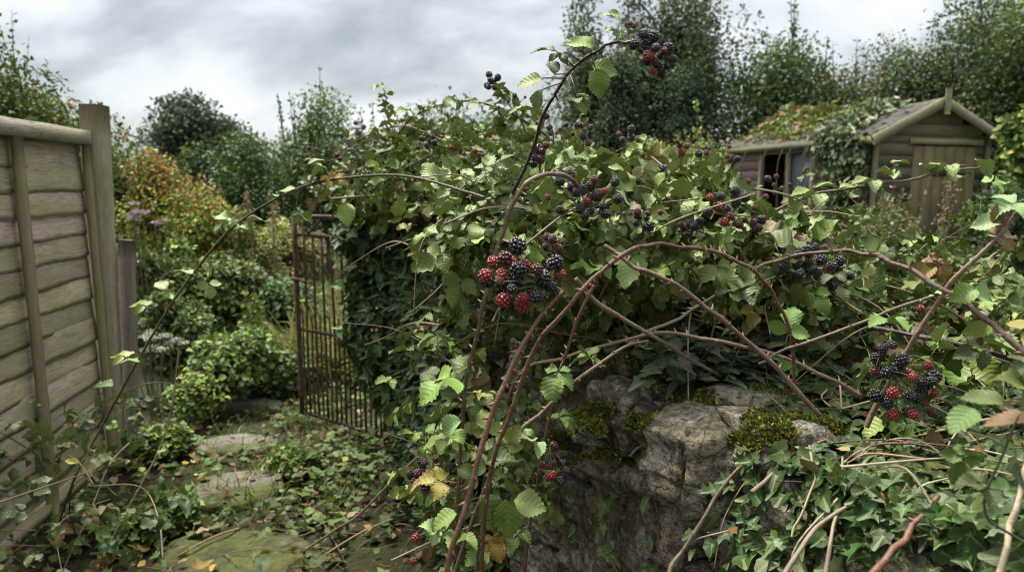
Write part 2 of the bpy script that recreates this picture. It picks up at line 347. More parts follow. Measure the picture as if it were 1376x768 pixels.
def compound(n=3, rows=10, half=2, seed=0):
    """a bramble leaf: petiole and 3 or 5 toothed leaflets; unit size = terminal leaflet length"""
    r = np.random.default_rng(seed); L = lambda k, w: leaflet(rows, half, w * r.uniform(.9, 1.1), r.uniform(.1, .7), r.uniform(.05, .85), r.uniform(.36, .46), 1.6, .10, r.uniform(.03, .08), r.uniform(-.6, .6), seed * 9 + k)
    I = np.eye(3); pl = r.uniform(.45, .7); J = np.array([0, pl, 0])
    parts = [(petiole([0, 0, 0], J), I, [0, 0, 0], 1), (L(0, .36), rotx(r.uniform(-.35, .2)), J + [0, .16, 0], 1.0), (petiole(J, J + [0, .18, 0], .009), I, [0, 0, 0], 1)]
    for sg in (1, -1):
        parts.append((L(1 + sg, .33), rotz(sg * r.uniform(1.0, 1.35)) @ rotx(r.uniform(-.5, .1)) @ roty(r.uniform(-.4, .4)), J + [sg * -.03, 0.01, 0], r.uniform(.72, .88)))
        if n == 5: parts.append((L(4 + sg, .30), rotz(sg * r.uniform(1.8, 2.2)) @ rotx(r.uniform(-.5, .1)), J + [sg * -.03, -.03, 0], r.uniform(.5, .6)))
    return merge(parts)
def outline_leaf(pts, mid=0.55, seed=0, cup=0.12, curl=0.2):
    """palmate leaf from a half outline (x>=0), mirrored; fan with one inner ring"""
    r = np.random.default_rng(seed); h = np.array(pts, float); h = h * (1 + r.normal(0, .05, h.shape))
    o = np.vstack([h, (h * [-1, 1])[-2:0:-1] * (1 + r.normal(0, .04, (len(h) - 2, 2)))]); k = len(o); c = np.array([0, .25])
    inner = c + (o - c) * mid
    def zz(p, e): d = p - c; return cup * e * np.hypot(d[..., 0], d[..., 1]) - curl * np.clip(p[..., 1] - .2, 0, 2) ** 2 + .06 * np.sin(p[..., 0] * 7 + seed) * e
    rad = np.hypot(*(o - c).T); lob = (rad - rad.min()) / (rad.max() - rad.min())
    v = np.vstack([[0, .25, -.02], np.c_[inner, zz(inner, .6) - .03 * lob], np.c_[o, zz(o, 1.0)]])
    u = np.concatenate([[0.0], (1 - lob) * .6, (1 - lob)]); vv = np.concatenate([[0.], np.full(k, .5), np.full(k, 1.)])
    t = []
    for i in range(k):
        j = (i + 1) % k; t += [[0, 1 + i, 1 + j], [1 + i, 1 + k + i, 1 + k + j], [1 + i, 1 + k + j, 1 + j]]
    return dict(v=v, t=np.array(t), uv=np.c_[u, vv])
IVY_H = [(0, .02), (.10, -.10), (.26, -.14), (.46, -.02), (.36, .12), (.33, .2), (.60, .40), (.40, .46), (.23, .52), (.17, .70), (.08, .88), (0, 1.02)]
IVY_H2 = [(0, .03), (.12, -.06), (.34, -.05), (.44, .1), (.40, .22), (.42, .34), (.46, .45), (.34, .52), (.25, .6), (.17, .76), (.08, .92), (0, 1.05)]
IVY = [outline_leaf(IVY_H if s % 3 else IVY_H2, .55, s, .1 + .06 * (s % 3), .1 + .09 * (s % 4)) for s in range(7)]
for q in IVY: q['t'] = q['t'][:, ::-1] if np.cross(q['v'][q['t'][0][1]] - q['v'][q['t'][0][0]], q['v'][q['t'][0][2]] - q['v'][q['t'][0][0]])[2] < 0 else q['t']
BR_HI = [compound(3 if s % 3 else 5, 16, 2, s + 1) for s in range(7)]
BR_MD = [compound(3 if s % 4 else 5, 8, 1, s + 21) for s in range(8)]
LF = [leaflet(8, 1, .30, .3, .15 + .1 * s, .42, 1.5, .05, .04, .2 * s - .3, s) for s in range(4)]
LFBIG = [leaflet(18, 3, .36, .2 + .08 * s, .2 + .12 * s, .42, 1.7, .07, .04, .25 * s - .4, 50 + s) for s in range(5)]
TREE = [leaflet(2, 1, .30, .3, .2, .45, 1.0, 0, .05, 0, s) for s in range(3)]
RND = [leaflet(6, 1, .46, .15, .1 * s, .5, .6, .06, .05, .1, s) for s in range(3)]
STRAP = [leaflet(9, 1, .035, .5, .9 + .5 * s, .3, 1.0, 0, .0, .3 * s - .3, s) for s in range(3)]
BLADE = [leaflet(4, 1, .025, .4, .3 + .4 * s, .25, 1.0, 0, .0, .4 * s - .3, s) for s in range(3)]
def pal(base, n, var=0.22, alts=(), hue=0.1):
    """n leaf colours round base; alts = [(colour, share)]"""
    c = np.tile(np.array(base, float), (n, 1))
    for a, sh in alts:
        m = rng.random(n) < sh; c[m] = a
    return c * np.exp(rng.normal(0, var, (n, 1))) * np.exp(rng.normal(0, hue, (n, 3)))
C_BR = (0.088, 0.140, 0.022); C_BRL = (0.165, 0.238, 0.052); C_BRD = (0.036, 0.060, 0.011)
C_YEL = (0.30, 0.23, 0.035); C_BRN = (0.15, 0.075, 0.035); C_PALE = (0.23, 0.305, 0.12)
C_IVY = (0.031, 0.072, 0.019); C_IVYL = (0.078, 0.135, 0.042)
BR_ALTS = [(C_BRL, .38), (C_BRD, .16), (C_PALE, .13), (C_YEL, .02), (C_BRN, .012)]
# ------------------------------------------------------------------ ground
def gz(x, y): return 0.035 * mnoise.noise(Vector((x * .9, y * .9, 3.3))) + 0.02 * mnoise.noise(Vector((x * 3, y * 3, 1.3)))
gx = np.concatenate([np.linspace(-400, -14, 10), np.linspace(-12, 12, 110), np.linspace(14, 400, 10)])
gy = np.concatenate([np.linspace(-60, -3, 6), np.linspace(-2, 14, 80), np.linspace(16, 600, 14)])
XX, YY = np.meshgrid(gx, gy); gv = np.array([(x, y, gz(x, y) if abs(x) < 13 and -3 < y < 15 else 0) for x, y in zip(XX.ravel(), YY.ravel())])
link('ground', mesh_np('ground', gv, grid_tris(len(gy), len(gx)), mats=(M['soil'],)))['kind'] = 'structure'

# ------------------------------------------------------------------ plants and trees of the background
def tubes(b, pts, r0, r1, col, sides=6, n=5):
    c = catmull(pts, n); v, t, l = tube(c, np.linspace(r0, r1, len(c)), sides); b.add(v, t, l, np.array(col))
def shrub(name, label, cat, x, y, z0, z1, w, n, leaf, base, alts=(), tips=None, nblob=26, shoots=0, sl=0.5, trunk=0.03, tm=TREE, mat='tree',
          group=None, blob=0.24, droop=0.0, bark=(0.09, 0.07, 0.05), depth=None, crown='crown', stemname='trunk', gap=0.5, lum=0.25, tall=1.0, up=0.5, hang=0.2):
    """a woody plant: trunk, limbs to each leaf clump, clumps of leaves; tips = (colour, height share above which it shows)"""
    bf = 1.6 if crown == 'foliage' else (2.0 if cat == 'tree' else 1.9); n = int(n * (1.35 if cat == 'tree' else 1)); base = tuple(v * bf for v in base); alts = [(tuple(v * min(bf * .8, .40 / max(q)) for v in q), sh) for q, sh in alts]
    root = thing(name, label, cat, (x, y, 0), group); depth = depth or w
    cz = (z0 + z1) / 2; rz = (z1 - z0) / 2; B = Batch(); T = Batch(); rb = w * blob
    d = rvec(nblob); rr = rng.random(nblob) ** gap
    cen = np.array([x, y, cz]) + d * rr[:, None] * np.array([w / 2 - rb * .6, depth / 2 - rb * .6, max(rz - rb * .7 * tall, .02)])
    if trunk:
        top = np.array([x + rng.normal(0, w * .04), y, z0 + (z1 - z0) * .55]); tubes(T, [[x, y, -.05], [x + rng.normal(0, w * .03), y, z0 * .6 + .1], top], trunk, trunk * .45, bark, 8)
        for c in cen[: min(nblob, 30)]:
            s = np.array([x, y, 0]) + (top - [x, y, 0]) * rng.uniform(.35, 1.0)
            tubes(T, [s, (s + c) / 2 + [0, 0, .08 * w], c], trunk * .4, trunk * .08, bark, 5, 4)
    per = max(4, n // nblob)
    for c in cen:
        rad = rb * rng.uniform(.55, 1.2) * np.array([1, 1, tall]); k = int(per * rng.uniform(.6, 1.4)); u = rvec(k); u[:, 2] = np.where((u[:, 2] < -.3) & (rng.random(k) < .5), -u[:, 2], u[:, 2])
        p = c + u * rad * (rng.random((k, 1)) ** .45); keep = p[:, 2] > .03; p = p[keep]; u = u[keep]; k = len(p)
        nn = nrm(u * .5 + UP * up + rvec(k) * .55); ax = nrm(u * .5 + rvec(k) * .8 - UP * hang); col = pal(base, k, .22, alts) * math.exp(rng.normal(0, lum))
        if tips: m = (p[:, 2] > z0 + (z1 - z0) * tips[1] + rng.normal(0, (z1 - z0) * .13, k)) & (rng.random(k) < .75); col[m] = pal(tips[0], m.sum(), .25)
        if droop:
            # hanging sprays below the clump
            m = rng.random(k) < .6; p[m, 2] -= rng.random(m.sum()) * droop
        B.mix(tm, p, frames(ax, nn), leaf * rng.uniform(.7, 1.25, k), col)
    for i in range(shoots):
        c = cen[rng.integers(nblob)]; a = rng.uniform(0, 6.28); s = c + [0, 0, rb * .3]; L = sl * rng.uniform(.5, 1.1)
        out = np.array([math.cos(a), math.sin(a), 0]) * rng.uniform(.1, .5); e = s + (UP + out * .6) * (L + rb); pts = catmull([s, (s + e) / 2 + out * .12 * L, e], 6)
        tubes(T, [s, (s + e) / 2 + out * .12 * L, e], max(.004, trunk * .16), .002, bark, 4, 4)
        k = int(26 * max(1, L / .5)); q = rng.random(k); i0 = np.clip((q * (len(pts) - 1)).astype(int), 0, len(pts) - 1)
        p = pts[i0] + rvec(k) * leaf * .3; ax = nrm(rvec(k) + UP * .5); B.mix(tm, p, frames(ax, nrm(UP * .6 + rvec(k) * .8)), leaf * rng.uniform(.7, 1.2, k), pal(tips[0] if tips and rng.random() < .6 else base, k, .2, alts))
    B.build(crown, M[mat], root)
    if T.n: T.build(stemname, M['bark'], root)
    return root
def at(px, py, Y): p = P(px, py, Y); return p[0], p[1], p[2]
DG = (0.034, 0.058, 0.013); MG = (0.070, 0.110, 0.020); LG = (0.16, 0.22, 0.035); OR = (0.26, 0.10, 0.03); YG = (0.19, 0.205, 0.04)
def tree_at(name, label, cat, px, top, Y, wpx, n, leaf, base, z0=0.3, **k):
    x, y, z = at(px, top, Y); return shrub(name, label, cat, x, y, z0, z, wpx / F * Y, n, leaf, base, **k)
GT = 'trees and tall shrubs round the garden'
tree_at('hazel_shrub', 'dark leafy shrub with thin upright shoots rising behind the wooden fence', 'shrub', 0, 62, 6.5, 330, 24000, .055, DG, z0=1.2, alts=[(MG, .3), (OR, .04)], shoots=14, sl=.35, nblob=46, blob=.2, group=GT)
tree_at('oak_tree', 'small dark rounded tree standing alone against the sky far off', 'tree', 255, 124, 24, 150, 9000, .16, (0.026, 0.038, 0.024), z0=1.2, trunk=.2, shoots=0, nblob=44, group=GT, blob=.2)
tree_at('laurel_shrub', 'broad dark green evergreen shrub behind the orange tinted bush', 'shrub', 335, 168, 11, 205, 15000, .085, (0.028, 0.055, 0.022), alts=[(MG, .25)], z0=.1, nblob=46, group=GT, blob=.2, shoots=4, sl=.3)
tree_at('plum_tree', 'leafy fruit tree with many upright spiky shoots behind the gate', 'tree', 432, 112, 10, 200, 13000, .06, (0.034, 0.060, 0.024), alts=[(MG, .3)], z0=.3, shoots=30, sl=.45, group=GT, trunk=.07, nblob=40, blob=.2)
tree_at('elder_shrub', 'dark shrub half hidden behind the ivy covered gate pier', 'shrub', 560, 190, 8.5, 190, 8000, .06, DG, alts=[(MG, .3)], z0=.1, shoots=8, sl=.4, group=GT)
tree_at('hawthorn_shrub', 'dark bush filling the gap between the bramble top and the birches', 'shrub', 760, 165, 11, 190, 9000, .07, (0.036, 0.058, 0.024), z0=.1, group=GT)
tree_at('birch_tree', 'slim pale green birch with loose drooping sprays', 'tree', 800, -45, 17, 140, 10000, .11, (0.050, 0.070, 0.036), alts=[((.085, .1, .06), .3)], z0=1.2, droop=.9, trunk=.1, nblob=46, group=GT, blob=.17, gap=.7, tall=1.8, bark=(.16, .14, .12))
tree_at('birch_tree', 'taller wide birch with open drooping crown letting the sky through', 'tree', 912, -75, 17, 225, 18000, .11, (0.046, 0.066, 0.034), alts=[((.085, .1, .06), .3)], z0=1.2, droop=1.0, trunk=.14, nblob=64, group=GT, blob=.14, gap=.6, tall=1.9, bark=(.16, .14, .12))
tree_at('holly_tree', 'dark conical evergreen below the slim birch', 'tree', 838, 50, 15, 100, 13000, .075, (0.018, 0.032, 0.018), z0=.2, trunk=.08, nblob=34, group=GT, tall=1.6)
tree_at('yew_tree', 'dark evergreen standing in front of the wide birch', 'tree', 925, 85, 15, 115, 14000, .075, (0.020, 0.036, 0.020), z0=.2, trunk=.08, nblob=34, group=GT, tall=1.4)
tree_at('sycamore_tree', 'dense dark green tree behind the far end of the shed roof', 'tree', 1060, 42, 15.5, 260, 16000, .10, (0.030, 0.052, 0.022), alts=[(MG, .25)], z0=.3, trunk=.14, nblob=70, group=GT, blob=.19, shoots=10, sl=.5)
tree_at('apple_tree', 'old apple tree with twiggy branches against the sky behind the shed', 'tree', 1195, 48, 14, 240, 19000, .075, (0.036, 0.050, 0.024), alts=[(MG, .2), (OR, .05)], z0=.5, trunk=.13, nblob=66, group=GT, blob=.19, shoots=14, sl=.8)
tree_at('ash_tree', 'tall thin topped tree rising above the shed gable', 'tree', 1320, -5, 13, 270, 24000, .075, (0.034, 0.050, 0.022), alts=[(MG, .2), ((.09, .07, .03), .08)], z0=.5, trunk=.14, nblob=74, group=GT, blob=.19, shoots=16, sl=.7)
tree_at('beech_tree', 'dark tree at the edge of the picture overhanging the shed', 'tree', 1440, -90, 11, 340, 22000, .075, (0.034, 0.052, 0.022), alts=[(MG, .2)], z0=.6, trunk=.14, nblob=74, group=GT, blob=.19, shoots=10, sl=.7)
tree_at('privet_shrub', 'dull green bush behind the orange tipped shrub next to the fence post', 'shrub', 150, 158, 12, 210, 9000, .085, DG, alts=[(MG, .3)], z0=.05, nblob=40, group=GT, blob=.2, shoots=5, sl=.3)
tree_at('hazel_shrub', 'bright green broad leaved shrub beside the shed door', 'shrub', 1412, 112, 8, 150, 6500, .085, (0.075, 0.12, 0.035), alts=[(LG, .35), (DG, .2)], z0=.1, group=GT, nblob=34, tm=RND)
tree_at('hazel_shrub', 'dark low shrub against the shed door jamb', 'shrub', 1345, 235, 7.6, 120, 4500, .06, (0.022, 0.042, 0.02), alts=[(MG, .2)], z0=.02, group=GT, nblob=30)
tree_at('spindle_shrub', 'bush with rusty orange tips turning yellow green below', 'shrub', 205, 188, 7.6, 130, 8000, .055, (0.11, 0.125, 0.025), alts=[(YG, .3)], tips=((0.34, 0.14, 0.045), .74), z0=.1, group=GT, nblob=34, shoots=8, sl=.22)
tree_at('spindle_shrub', 'yellow green bush with scattered apricot shoots before the dark evergreen', 'shrub', 270, 222, 7.2, 120, 7000, .05, (0.14, 0.15, 0.028), alts=[(LG, .3), ((.3, .16, .045), .08)], tips=((0.34, 0.17, 0.05), .86), z0=.1, group=GT, nblob=30, shoots=6, sl=.2)
tree_at('rose_shrub', 'light green bush with faded orange tops left of the shed', 'shrub', 895, 150, 9, 175, 12000, .065, (0.11, 0.16, 0.04), alts=[(LG, .3)], tips=((0.22, 0.13, 0.06), .86), z0=.1, group=GT, nblob=36, shoots=8, sl=.25)
tree_at('rose_shrub', 'pale green bush in front of the shed window wall', 'shrub', 975, 262, 8, 100, 5000, .06, (0.09, 0.125, 0.04), alts=[(LG, .3), (YG, .15)], z0=.05, group=GT, nblob=24)
for px, top, Y, w, nm, lb in ((120, 60, 34, 190, 'poplar_tree', 'distant tree on the skyline behind the wooden fence'), (640, 150, 30, 300, 'poplar_tree', 'distant dark tree hidden behind the bramble and ivy'),
                              (-250, 20, 14, 420, 'poplar_tree', 'big tree beyond the fence out at the side'), (1700, -60, 14, 420, 'poplar_tree', 'big tree beyond the shed out at the side')):
    if px in (120,): continue
    tree_at(nm, lb, 'tree', px, top, Y, w, 6000, .22, DG, z0=.5, trunk=.2, nblob=40, group=GT)

# herbaceous plants
GP = 'overgrown border plants'
def herb(name, label, px, py, Y, wpx, hpx, n, leaf, base, tm=TREE, cat='plant', **k):
    x, y, z = at(px, py, Y); w = wpx / F * Y; h = hpx / F * Y
    n = int(2.0 * n); leaf *= .76; k.setdefault('nblob', 30); k.setdefault('trunk', 0.008); k.setdefault('blob', .2); k.setdefault('bark', (.06, .075, .03)); k.setdefault('group', GP); k.setdefault('up', .8)
    return shrub(name, label, cat, x, y, 0.03, z, w, n, leaf, base, tm=tm, crown='foliage', stemname='stem', **k)
herb('nettle_clump', 'tall leafy green clump below the mauve flowers beside the fence post', 222, 305, 5.9, 110, 150, 3800, .075, (.062, .10, .034), LF, alts=[(LG, .25)], mat='weed', shoots=8, sl=.2)
herb('nettle_clump', 'leafy green clump in the middle of the border before the yellow bush', 295, 318, 6.2, 110, 130, 3600, .07, (.07, .11, .034), LF, alts=[(YG, .2)], mat='weed', shoots=6, sl=.2)
herb('nettle_clump', 'dark leafy clump at the foot of the border near the short post', 220, 385, 5.0, 120, 110, 2600, .06, (.042, .075, .026), LF, alts=[(MG, .3)], mat='weed')
herb('geranium_clump', 'low round leaved clump spreading over the end of the path', 318, 440, 4.75, 135, 80, 1900, .06, (.065, .115, .036), RND, alts=[(LG, .35)], mat='weed', up=.9)
herb('geranium_clump', 'dark low clump between the paving and the gate foot', 385, 470, 4.9, 60, 60, 800, .05, (.05, .09, .03), RND, mat='weed', up=.9)
herb('dock_clump', 'dark broad leaved clump filling the gap behind the long leaved plant', 370, 370, 6.2, 120, 120, 2200, .09, (.030, .058, .022), LF, mat='weed')
herb('goldenrod_clump', 'yellowing feathery clump behind the long leaved plant', 330, 262, 7.0, 130, 120, 4200, .05, (.14, .14, .045), LF, alts=[(LG, .3), ((.22, .15, .06), .2)], mat='weed', shoots=10, sl=.25)
herb('goldenrod_clump', 'pale dry clump standing behind the top of the gate', 380, 268, 7.6, 110, 110, 3600, .05, (.17, .14, .06), LF, alts=[(LG, .25), ((.24, .17, .09), .3)], mat='weed', shoots=12, sl=.3)
herb('willowherb_clump', 'cream seeded clump of tall stems in front of the shed door', 1200, 268, 6.0, 130, 120, 2600, .045, (.10, .105, .05), LF, alts=[((.33, .28, .17), .35), (MG, .3)], mat='weed', shoots=14, sl=.3)
herb('willowherb_clump', 'cream seeded clump of tall stems below the shed window', 1085, 272, 6.4, 120, 110, 2600, .045, (.09, .115, .045), LF, alts=[((.33, .28, .17), .3), (LG, .3)], mat='weed', shoots=10, sl=.25)
herb('willowherb_clump', 'dark green clump between the seeded stems and the shed corner', 1290, 300, 5.5, 140, 100, 2400, .055, (.035, .06, .024), LF, alts=[(LG, .2)], mat='weed', shoots=6, sl=.25)
herb('nettle_clump', 'bright fresh green clump seen through the bramble canes', 1290, 372, 3.9, 210, 150, 3000, .06, (.14, .21, .045), LF, alts=[(LG, .4)], mat='weed')
herb('nettle_clump', 'bright green nettles behind the large toothed leaf', 1400, 380, 3.6, 180, 150, 2400, .06, (.13, .19, .042), LF, alts=[(LG, .4)], mat='weed')
herb('nettle_clump', 'mid green clump between the two seeded clumps and the bramble', 1150, 318, 4.6, 190, 110, 2800, .055, (.07, .105, .035), LF, alts=[(YG, .25)], mat='weed')
herb('bindweed_clump', 'leafy clump covering the ground behind the bramble mound', 960, 300, 4.4, 200, 130, 2600, .06, (.06, .09, .032), LF, alts=[(LG, .25)], mat='weed')
herb('bindweed_clump', 'dark leafy clump on the ground behind the ivy covered pier', 690, 330, 5.5, 220, 150, 2400, .06, (.04, .065, .025), LF, mat='weed')
herb('fern_clump', 'light green feathery clump between the geraniums and the gate', 345, 425, 5.4, 60, 60, 1200, .07, (.13, .19, .04), LF, alts=[(YG, .25)], mat='weed', shoots=6, sl=.2)
herb('fern_clump', 'low light green clump along the fence side of the path', 262, 505, 4.3, 80, 60, 1300, .05, (.085, .14, .03), LF, alts=[(LG, .3)], mat='weed', up=.9)
herb('fern_clump', 'low mid green clump at the edge of the mossy stones', 395, 610, 3.5, 80, 60, 1000, .045, (.065, .11, .025), RND, alts=[(LG, .25)], mat='weed', up=.9)
herb('fern_clump', 'low green clump hugging the foot of the short post', 215, 575, 3.7, 90, 80, 1400, .045, (.07, .12, .025), RND, alts=[(LG, .25)], mat='weed', up=.9)
herb('fern_clump', 'low green clump beside the nearest paving stone on the fence side', 205, 690, 2.9, 130, 70, 1300, .05, (.05, .09, .022), IVY, alts=[(MG, .35)], mat='weed', up=.9)
SLABS = []
def straps(label, px, py, n, L, base, alts=(), spread=.06):
    g = G(px, py); root = thing('daylily_clump', label, 'plant', g, GP); B = Batch(); a = rng.uniform(0, 6.28, n); o = np.c_[np.cos(a), np.sin(a), np.zeros(n)]
    p = g + o * rng.random((n, 1)) * spread; ax = nrm(o * rng.uniform(.15, .75, (n, 1)) + UP); nn = nrm(UP * .6 - o * .9 + 0); B.mix(STRAP, p, frames(ax, -nn * 0 + nrm(UP * .5 + o * -.8)), L * rng.uniform(.6, 1.1, n), pal(base, n, .2, alts))
    B.build('foliage', M['grass'], root); return root
straps('arching long leaved green clump beside the border', 352, 470, 130, 1.0, (.07, .12, .035), [(YG, .15), ((.25, .15, .05), .08)])
straps('second arching long leaved clump close to the gate', 384, 462, 110, .9, (.085, .13, .04), [(YG, .25), ((.25, .15, .05), .1)])
straps('small strappy tuft at the edge of the far paving stone', 245, 545, 30, .3, (.06, .10, .03), [(YG, .2)], .04)
# flower and seed heads
def dome_heads(name, label, px, py, Y, n, spread, hr, cols, group=None, flat=.5):
    p0 = P(px, py, Y); root = thing(name, label, 'flower', (p0[0], p0[1], 0), group)
    for i in range(n):
        c = p0 + rng.normal(0, 1, 3) * [spread, spread * .6, spread * .5]; b = np.array([p0[0] + (c[0] - p0[0]) * .4, p0[1] + rng.normal(0, .03), 0.0])
        T = Batch(); tubes(T, [b, (b + c) / 2 + rvec(1)[0] * .03, c], .004, .003, (.08, .07, .035), 4, 4); T.build('stem', M['bark'], root)
        H = Batch(); k = 90; u = rvec(k); u[:, 2] = abs(u[:, 2]) * flat; q = c + u * hr * rng.uniform(.5, 1.0, (k, 1)); H.mix(TREE, q, frames(rvec(k), nrm(u + UP)), hr * .38, pal(cols, k, .25)); H.build('flower_head', M['tree'], root)
dome_heads('joe_pye_weed', 'dusty mauve flower heads above the green clump by the post', 186, 283, 5.6, 6, .075, .048, (.42, .30, .36))
dome_heads('joe_pye_weed', 'pair of small pinkish flower heads right of the mauve cluster', 212, 300, 5.5, 3, .05, .035, (.40, .29, .33))
dome_heads('faded_yarrow', 'clump of whitish faded flower heads at the foot of the short post', 208, 455, 4.45, 16, .09, .04, (.40, .41, .33))
def seed_stalk(label, px, py, Y, h, col, group='dry seed stalks'):
    p = P(px, py, Y); root = thing('seed_stalk', label, 'plant', (p[0], p[1], 0), group); T = Batch(); b = np.array([p[0] + rng.normal(0, .03), p[1], 0])
    pts = [b, (b + p) / 2 + [rng.normal(0, .02), 0, 0], p]; tubes(T, pts, .006, .003, (.17, .12, .075), 5, 6); T.build('stem', M['bark'], root)
    H = Batch(); cc = catmull(pts, 12); tubes(H, [p - UP * h * .99, p - UP * h * .5, p], .008, .004, col, 6, 4); k = int(240 * h / .3); s = p[2] - rng.random(k) ** 1.2 * h; q = np.c_[np.interp(s, cc[:, 2], cc[:, 0]), np.interp(s, cc[:, 2], cc[:, 1]), s] + rng.normal(0, .016, (k, 3)) * (1 + .6 * np.sin(s * 55)[:, None])
    H.mix(TREE, q, frames(rvec(k), rvec(k)), .018, pal(col, k, .3)); H.build('seed_head', M['tree'], root)
for px, py, Y, h, lb in ((1277, 248, 3.9, .22, 'tallest fluffy brown seed stalk in front of the shed door'), (1268, 292, 3.9, .16, 'shorter fluffy brown seed stalk next to the tallest one'),
                         (1225, 300, 4.6, .15, 'faded seed stalk between the bramble arch and the shed door'), (332, 262, 5.9, .22, 'dry tan stalk standing in the border before the dark evergreen'),
                         (1130, 300, 5.0, .12, 'small pale seed stalk below the shed window'), (366, 280, 6.4, .3, 'dry tan stalk just left of the gate top'), (1190, 262, 5.2, .14, 'cream tufted stalk left of the shed door')):
    seed_stalk(lb, px, py, Y, h, (.30, .22, .14))
# grass behind the gate and round the garden
B = Batch()
def blades(n, x0, x1, y0, y1, L, base, alts):
    p = np.c_[rng.uniform(x0, x1, n), rng.uniform(y0, y1, n), np.zeros(n)]; tuft = rng.random(n) < .7; c = p[rng.integers(0, max(2, n // 14), n)]; p[tuft] = c[tuft] + rng.normal(0, .035, (tuft.sum(), 3)) * [1, 1, 0]
    a = rng.uniform(0, 6.28, n); o = np.c_[np.cos(a), np.sin(a), np.zeros(n)]; B.mix(BLADE, p, frames(nrm(UP + o * rng.uniform(.05, .8, (n, 1))), nrm(UP * .5 - o)), L * rng.uniform(.5, 1.2, n), pal(base, n, .25, alts))
blades(9000, -2.4, .3, 5.0, 9.5, .42, (.14, .15, .06), [((.24, .20, .10), .35), (LG, .25)])
blades(9000, -7, 9, 7, 14, .55, (.09, .12, .045), [((.22, .18, .09), .3)])
blades(6000, .9, 6, 2.6, 7.5, .35, (.085, .13, .04), [(LG, .3), ((.22, .18, .09), .12)])
blades(1500, -1.75, -.75, 3.0, 5.2, .13, (.065, .105, .035), [(LG, .3)])
blades(5000, -1.75, -.55, 5.2, 8.5, .6, (.20, .21, .075), [((.30, .25, .12), .35), (LG, .25)])
tag(B.build('grass', M['grass']), 'long yellowing grass growing behind the gate and through the garden', 'grass', kind='stuff')

# ------------------------------------------------------------------ paving stones
GS = 'paving stones of the path'
for (px, py, w, dl, lb), mossy in zip(((338, 541, .36, .22, 'farthest small paving stone beside the gate foot'), (318, 598, .42, .28, 'grey green paving stone second from the gate with moss on its back edge'),
                          (318, 657, .46, .34, 'greyest paving stone half covered in moss in the middle of the path'), (318, 744, .60, .34, 'nearest paving stone almost wholly mossed over'), (300, 508, .34, .2, 'small sunken paving stone beyond the leafy clump')), (.0, .05, .06, .16, .1)):
    c = G(px, py, .03); SLABS.append((c[0], c[1], w * .48, dl * .48)); w *= 1.0; n = 26; rows = [.0, .35, .7, .93, 1.0]; ph = rng.random(4) * 6.28; v = [[0, 0, .03]]; t = []
    for r in rows[1:]:
        for j in range(n):
            a = j / n * 6.2832; e = (abs(math.cos(a)) ** 3.2 + abs(math.sin(a)) ** 3.2) ** (-1 / 3.2) * (1 + .07 * math.sin(2 * a + ph[0]) + .05 * math.sin(5 * a + ph[1]) + rng.normal(0, .012))
            x, y = r * e * w / 2 * math.cos(a), r * e * dl / 2 * math.sin(a) * 1.15; v.append([x, y, .03 + .012 * mnoise.noise(Vector((x * 9 + px, y * 9, 0))) - (.012 if r == 1 else 0)])
    for j in range(n): a = j / n * 6.28; q = v[1 + 3 * n + j]; v.append([q[0] * 1.02, q[1] * 1.02, -.06])
    v = np.array(v)
    for j in range(n): t.append([0, 1 + j, 1 + (j + 1) % n])
    for r in range(4):
        for j in range(n): a = 1 + r * n + j; b = 1 + r * n + (j + 1) % n; t += [[a, a + n, b + n], [a, b + n, b]]
    o = link('paving_stone', mesh_np('paving_stone', v, t, None, None, np.full((len(v), 3), mossy), (M['slab'],))); o.location = (c[0], c[1], gz(c[0], c[1]) + .005); o.rotation_euler.z = rng.uniform(-.25, .25); tag(o, lb, 'paving stone', GS)

# ------------------------------------------------------------------ fence
fb = G(150, 632); fa = nrm(np.array([.137, -1.0, 0])); fn = np.array([-fa[1], fa[0], 0])
def fp(s, h, o): return fb + fa * s + fn * (o - .004 * h) + UP * h
root = thing('lap_fence', 'weathered wooden fence panel of wavy overlapping boards green with algae', 'fence', fb + fa * .1)
B = Batch(); nb = 15; H0, H1 = .10, 1.70; hb = (H1 - H0) / nb; ns = 60; WG = (0.41, 0.355, 0.25)
for i in range(nb):
    L = 2.0; s = np.linspace(.06, L, ns); lo = H0 + i * hb - .012; ph = rng.random(5) * 6.28; knot = rng.uniform(.2, 1.2)
    wav = .0025 * np.sin(s * 5 + ph[0]) + .002 * np.sin(s * 13 + ph[1]) + .006 * (rng.random() < .5) * np.exp(-((s - knot) / .07) ** 2) * rng.choice([-1, 1]) + .0015 * np.sin(s * 31 + ph[2]); bow = .006 * np.sin(s * 3 + ph[3])
    hs = [lo + wav, lo + wav, lo + .02 + wav, lo + hb * .75 + 0 * s, lo + hb * 1.12 + 0 * s]; os_ = [.001, .0125, .0118, .008, .004]
    v = np.array([[fp(s[k], hs[j][k], os_[j] + bow[k]) for k in range(ns)] for j in range(5)]).reshape(-1, 3)
    al = [.5, .5, .48, .30, .1]; luv = np.array([[(s[k] + i * 3.7, (hs[j][k]) + i * 1.3, al[j]) for k in range(ns)] for j in range(5)]).reshape(-1, 3)
    t = grid_tris(5, ns); B.add(v, t[:, ::-1], luv, np.array(WG) * math.exp(rng.normal(0, .16)) * [1, 1 + rng.normal(0, .03), 1 + rng.normal(0, .05)])
link('panel', mesh_np('panel', np.concatenate(B.v), np.concatenate(B.t), None, np.concatenate(B.l), np.concatenate(B.c), (M['wood'],), smooth=False), root)
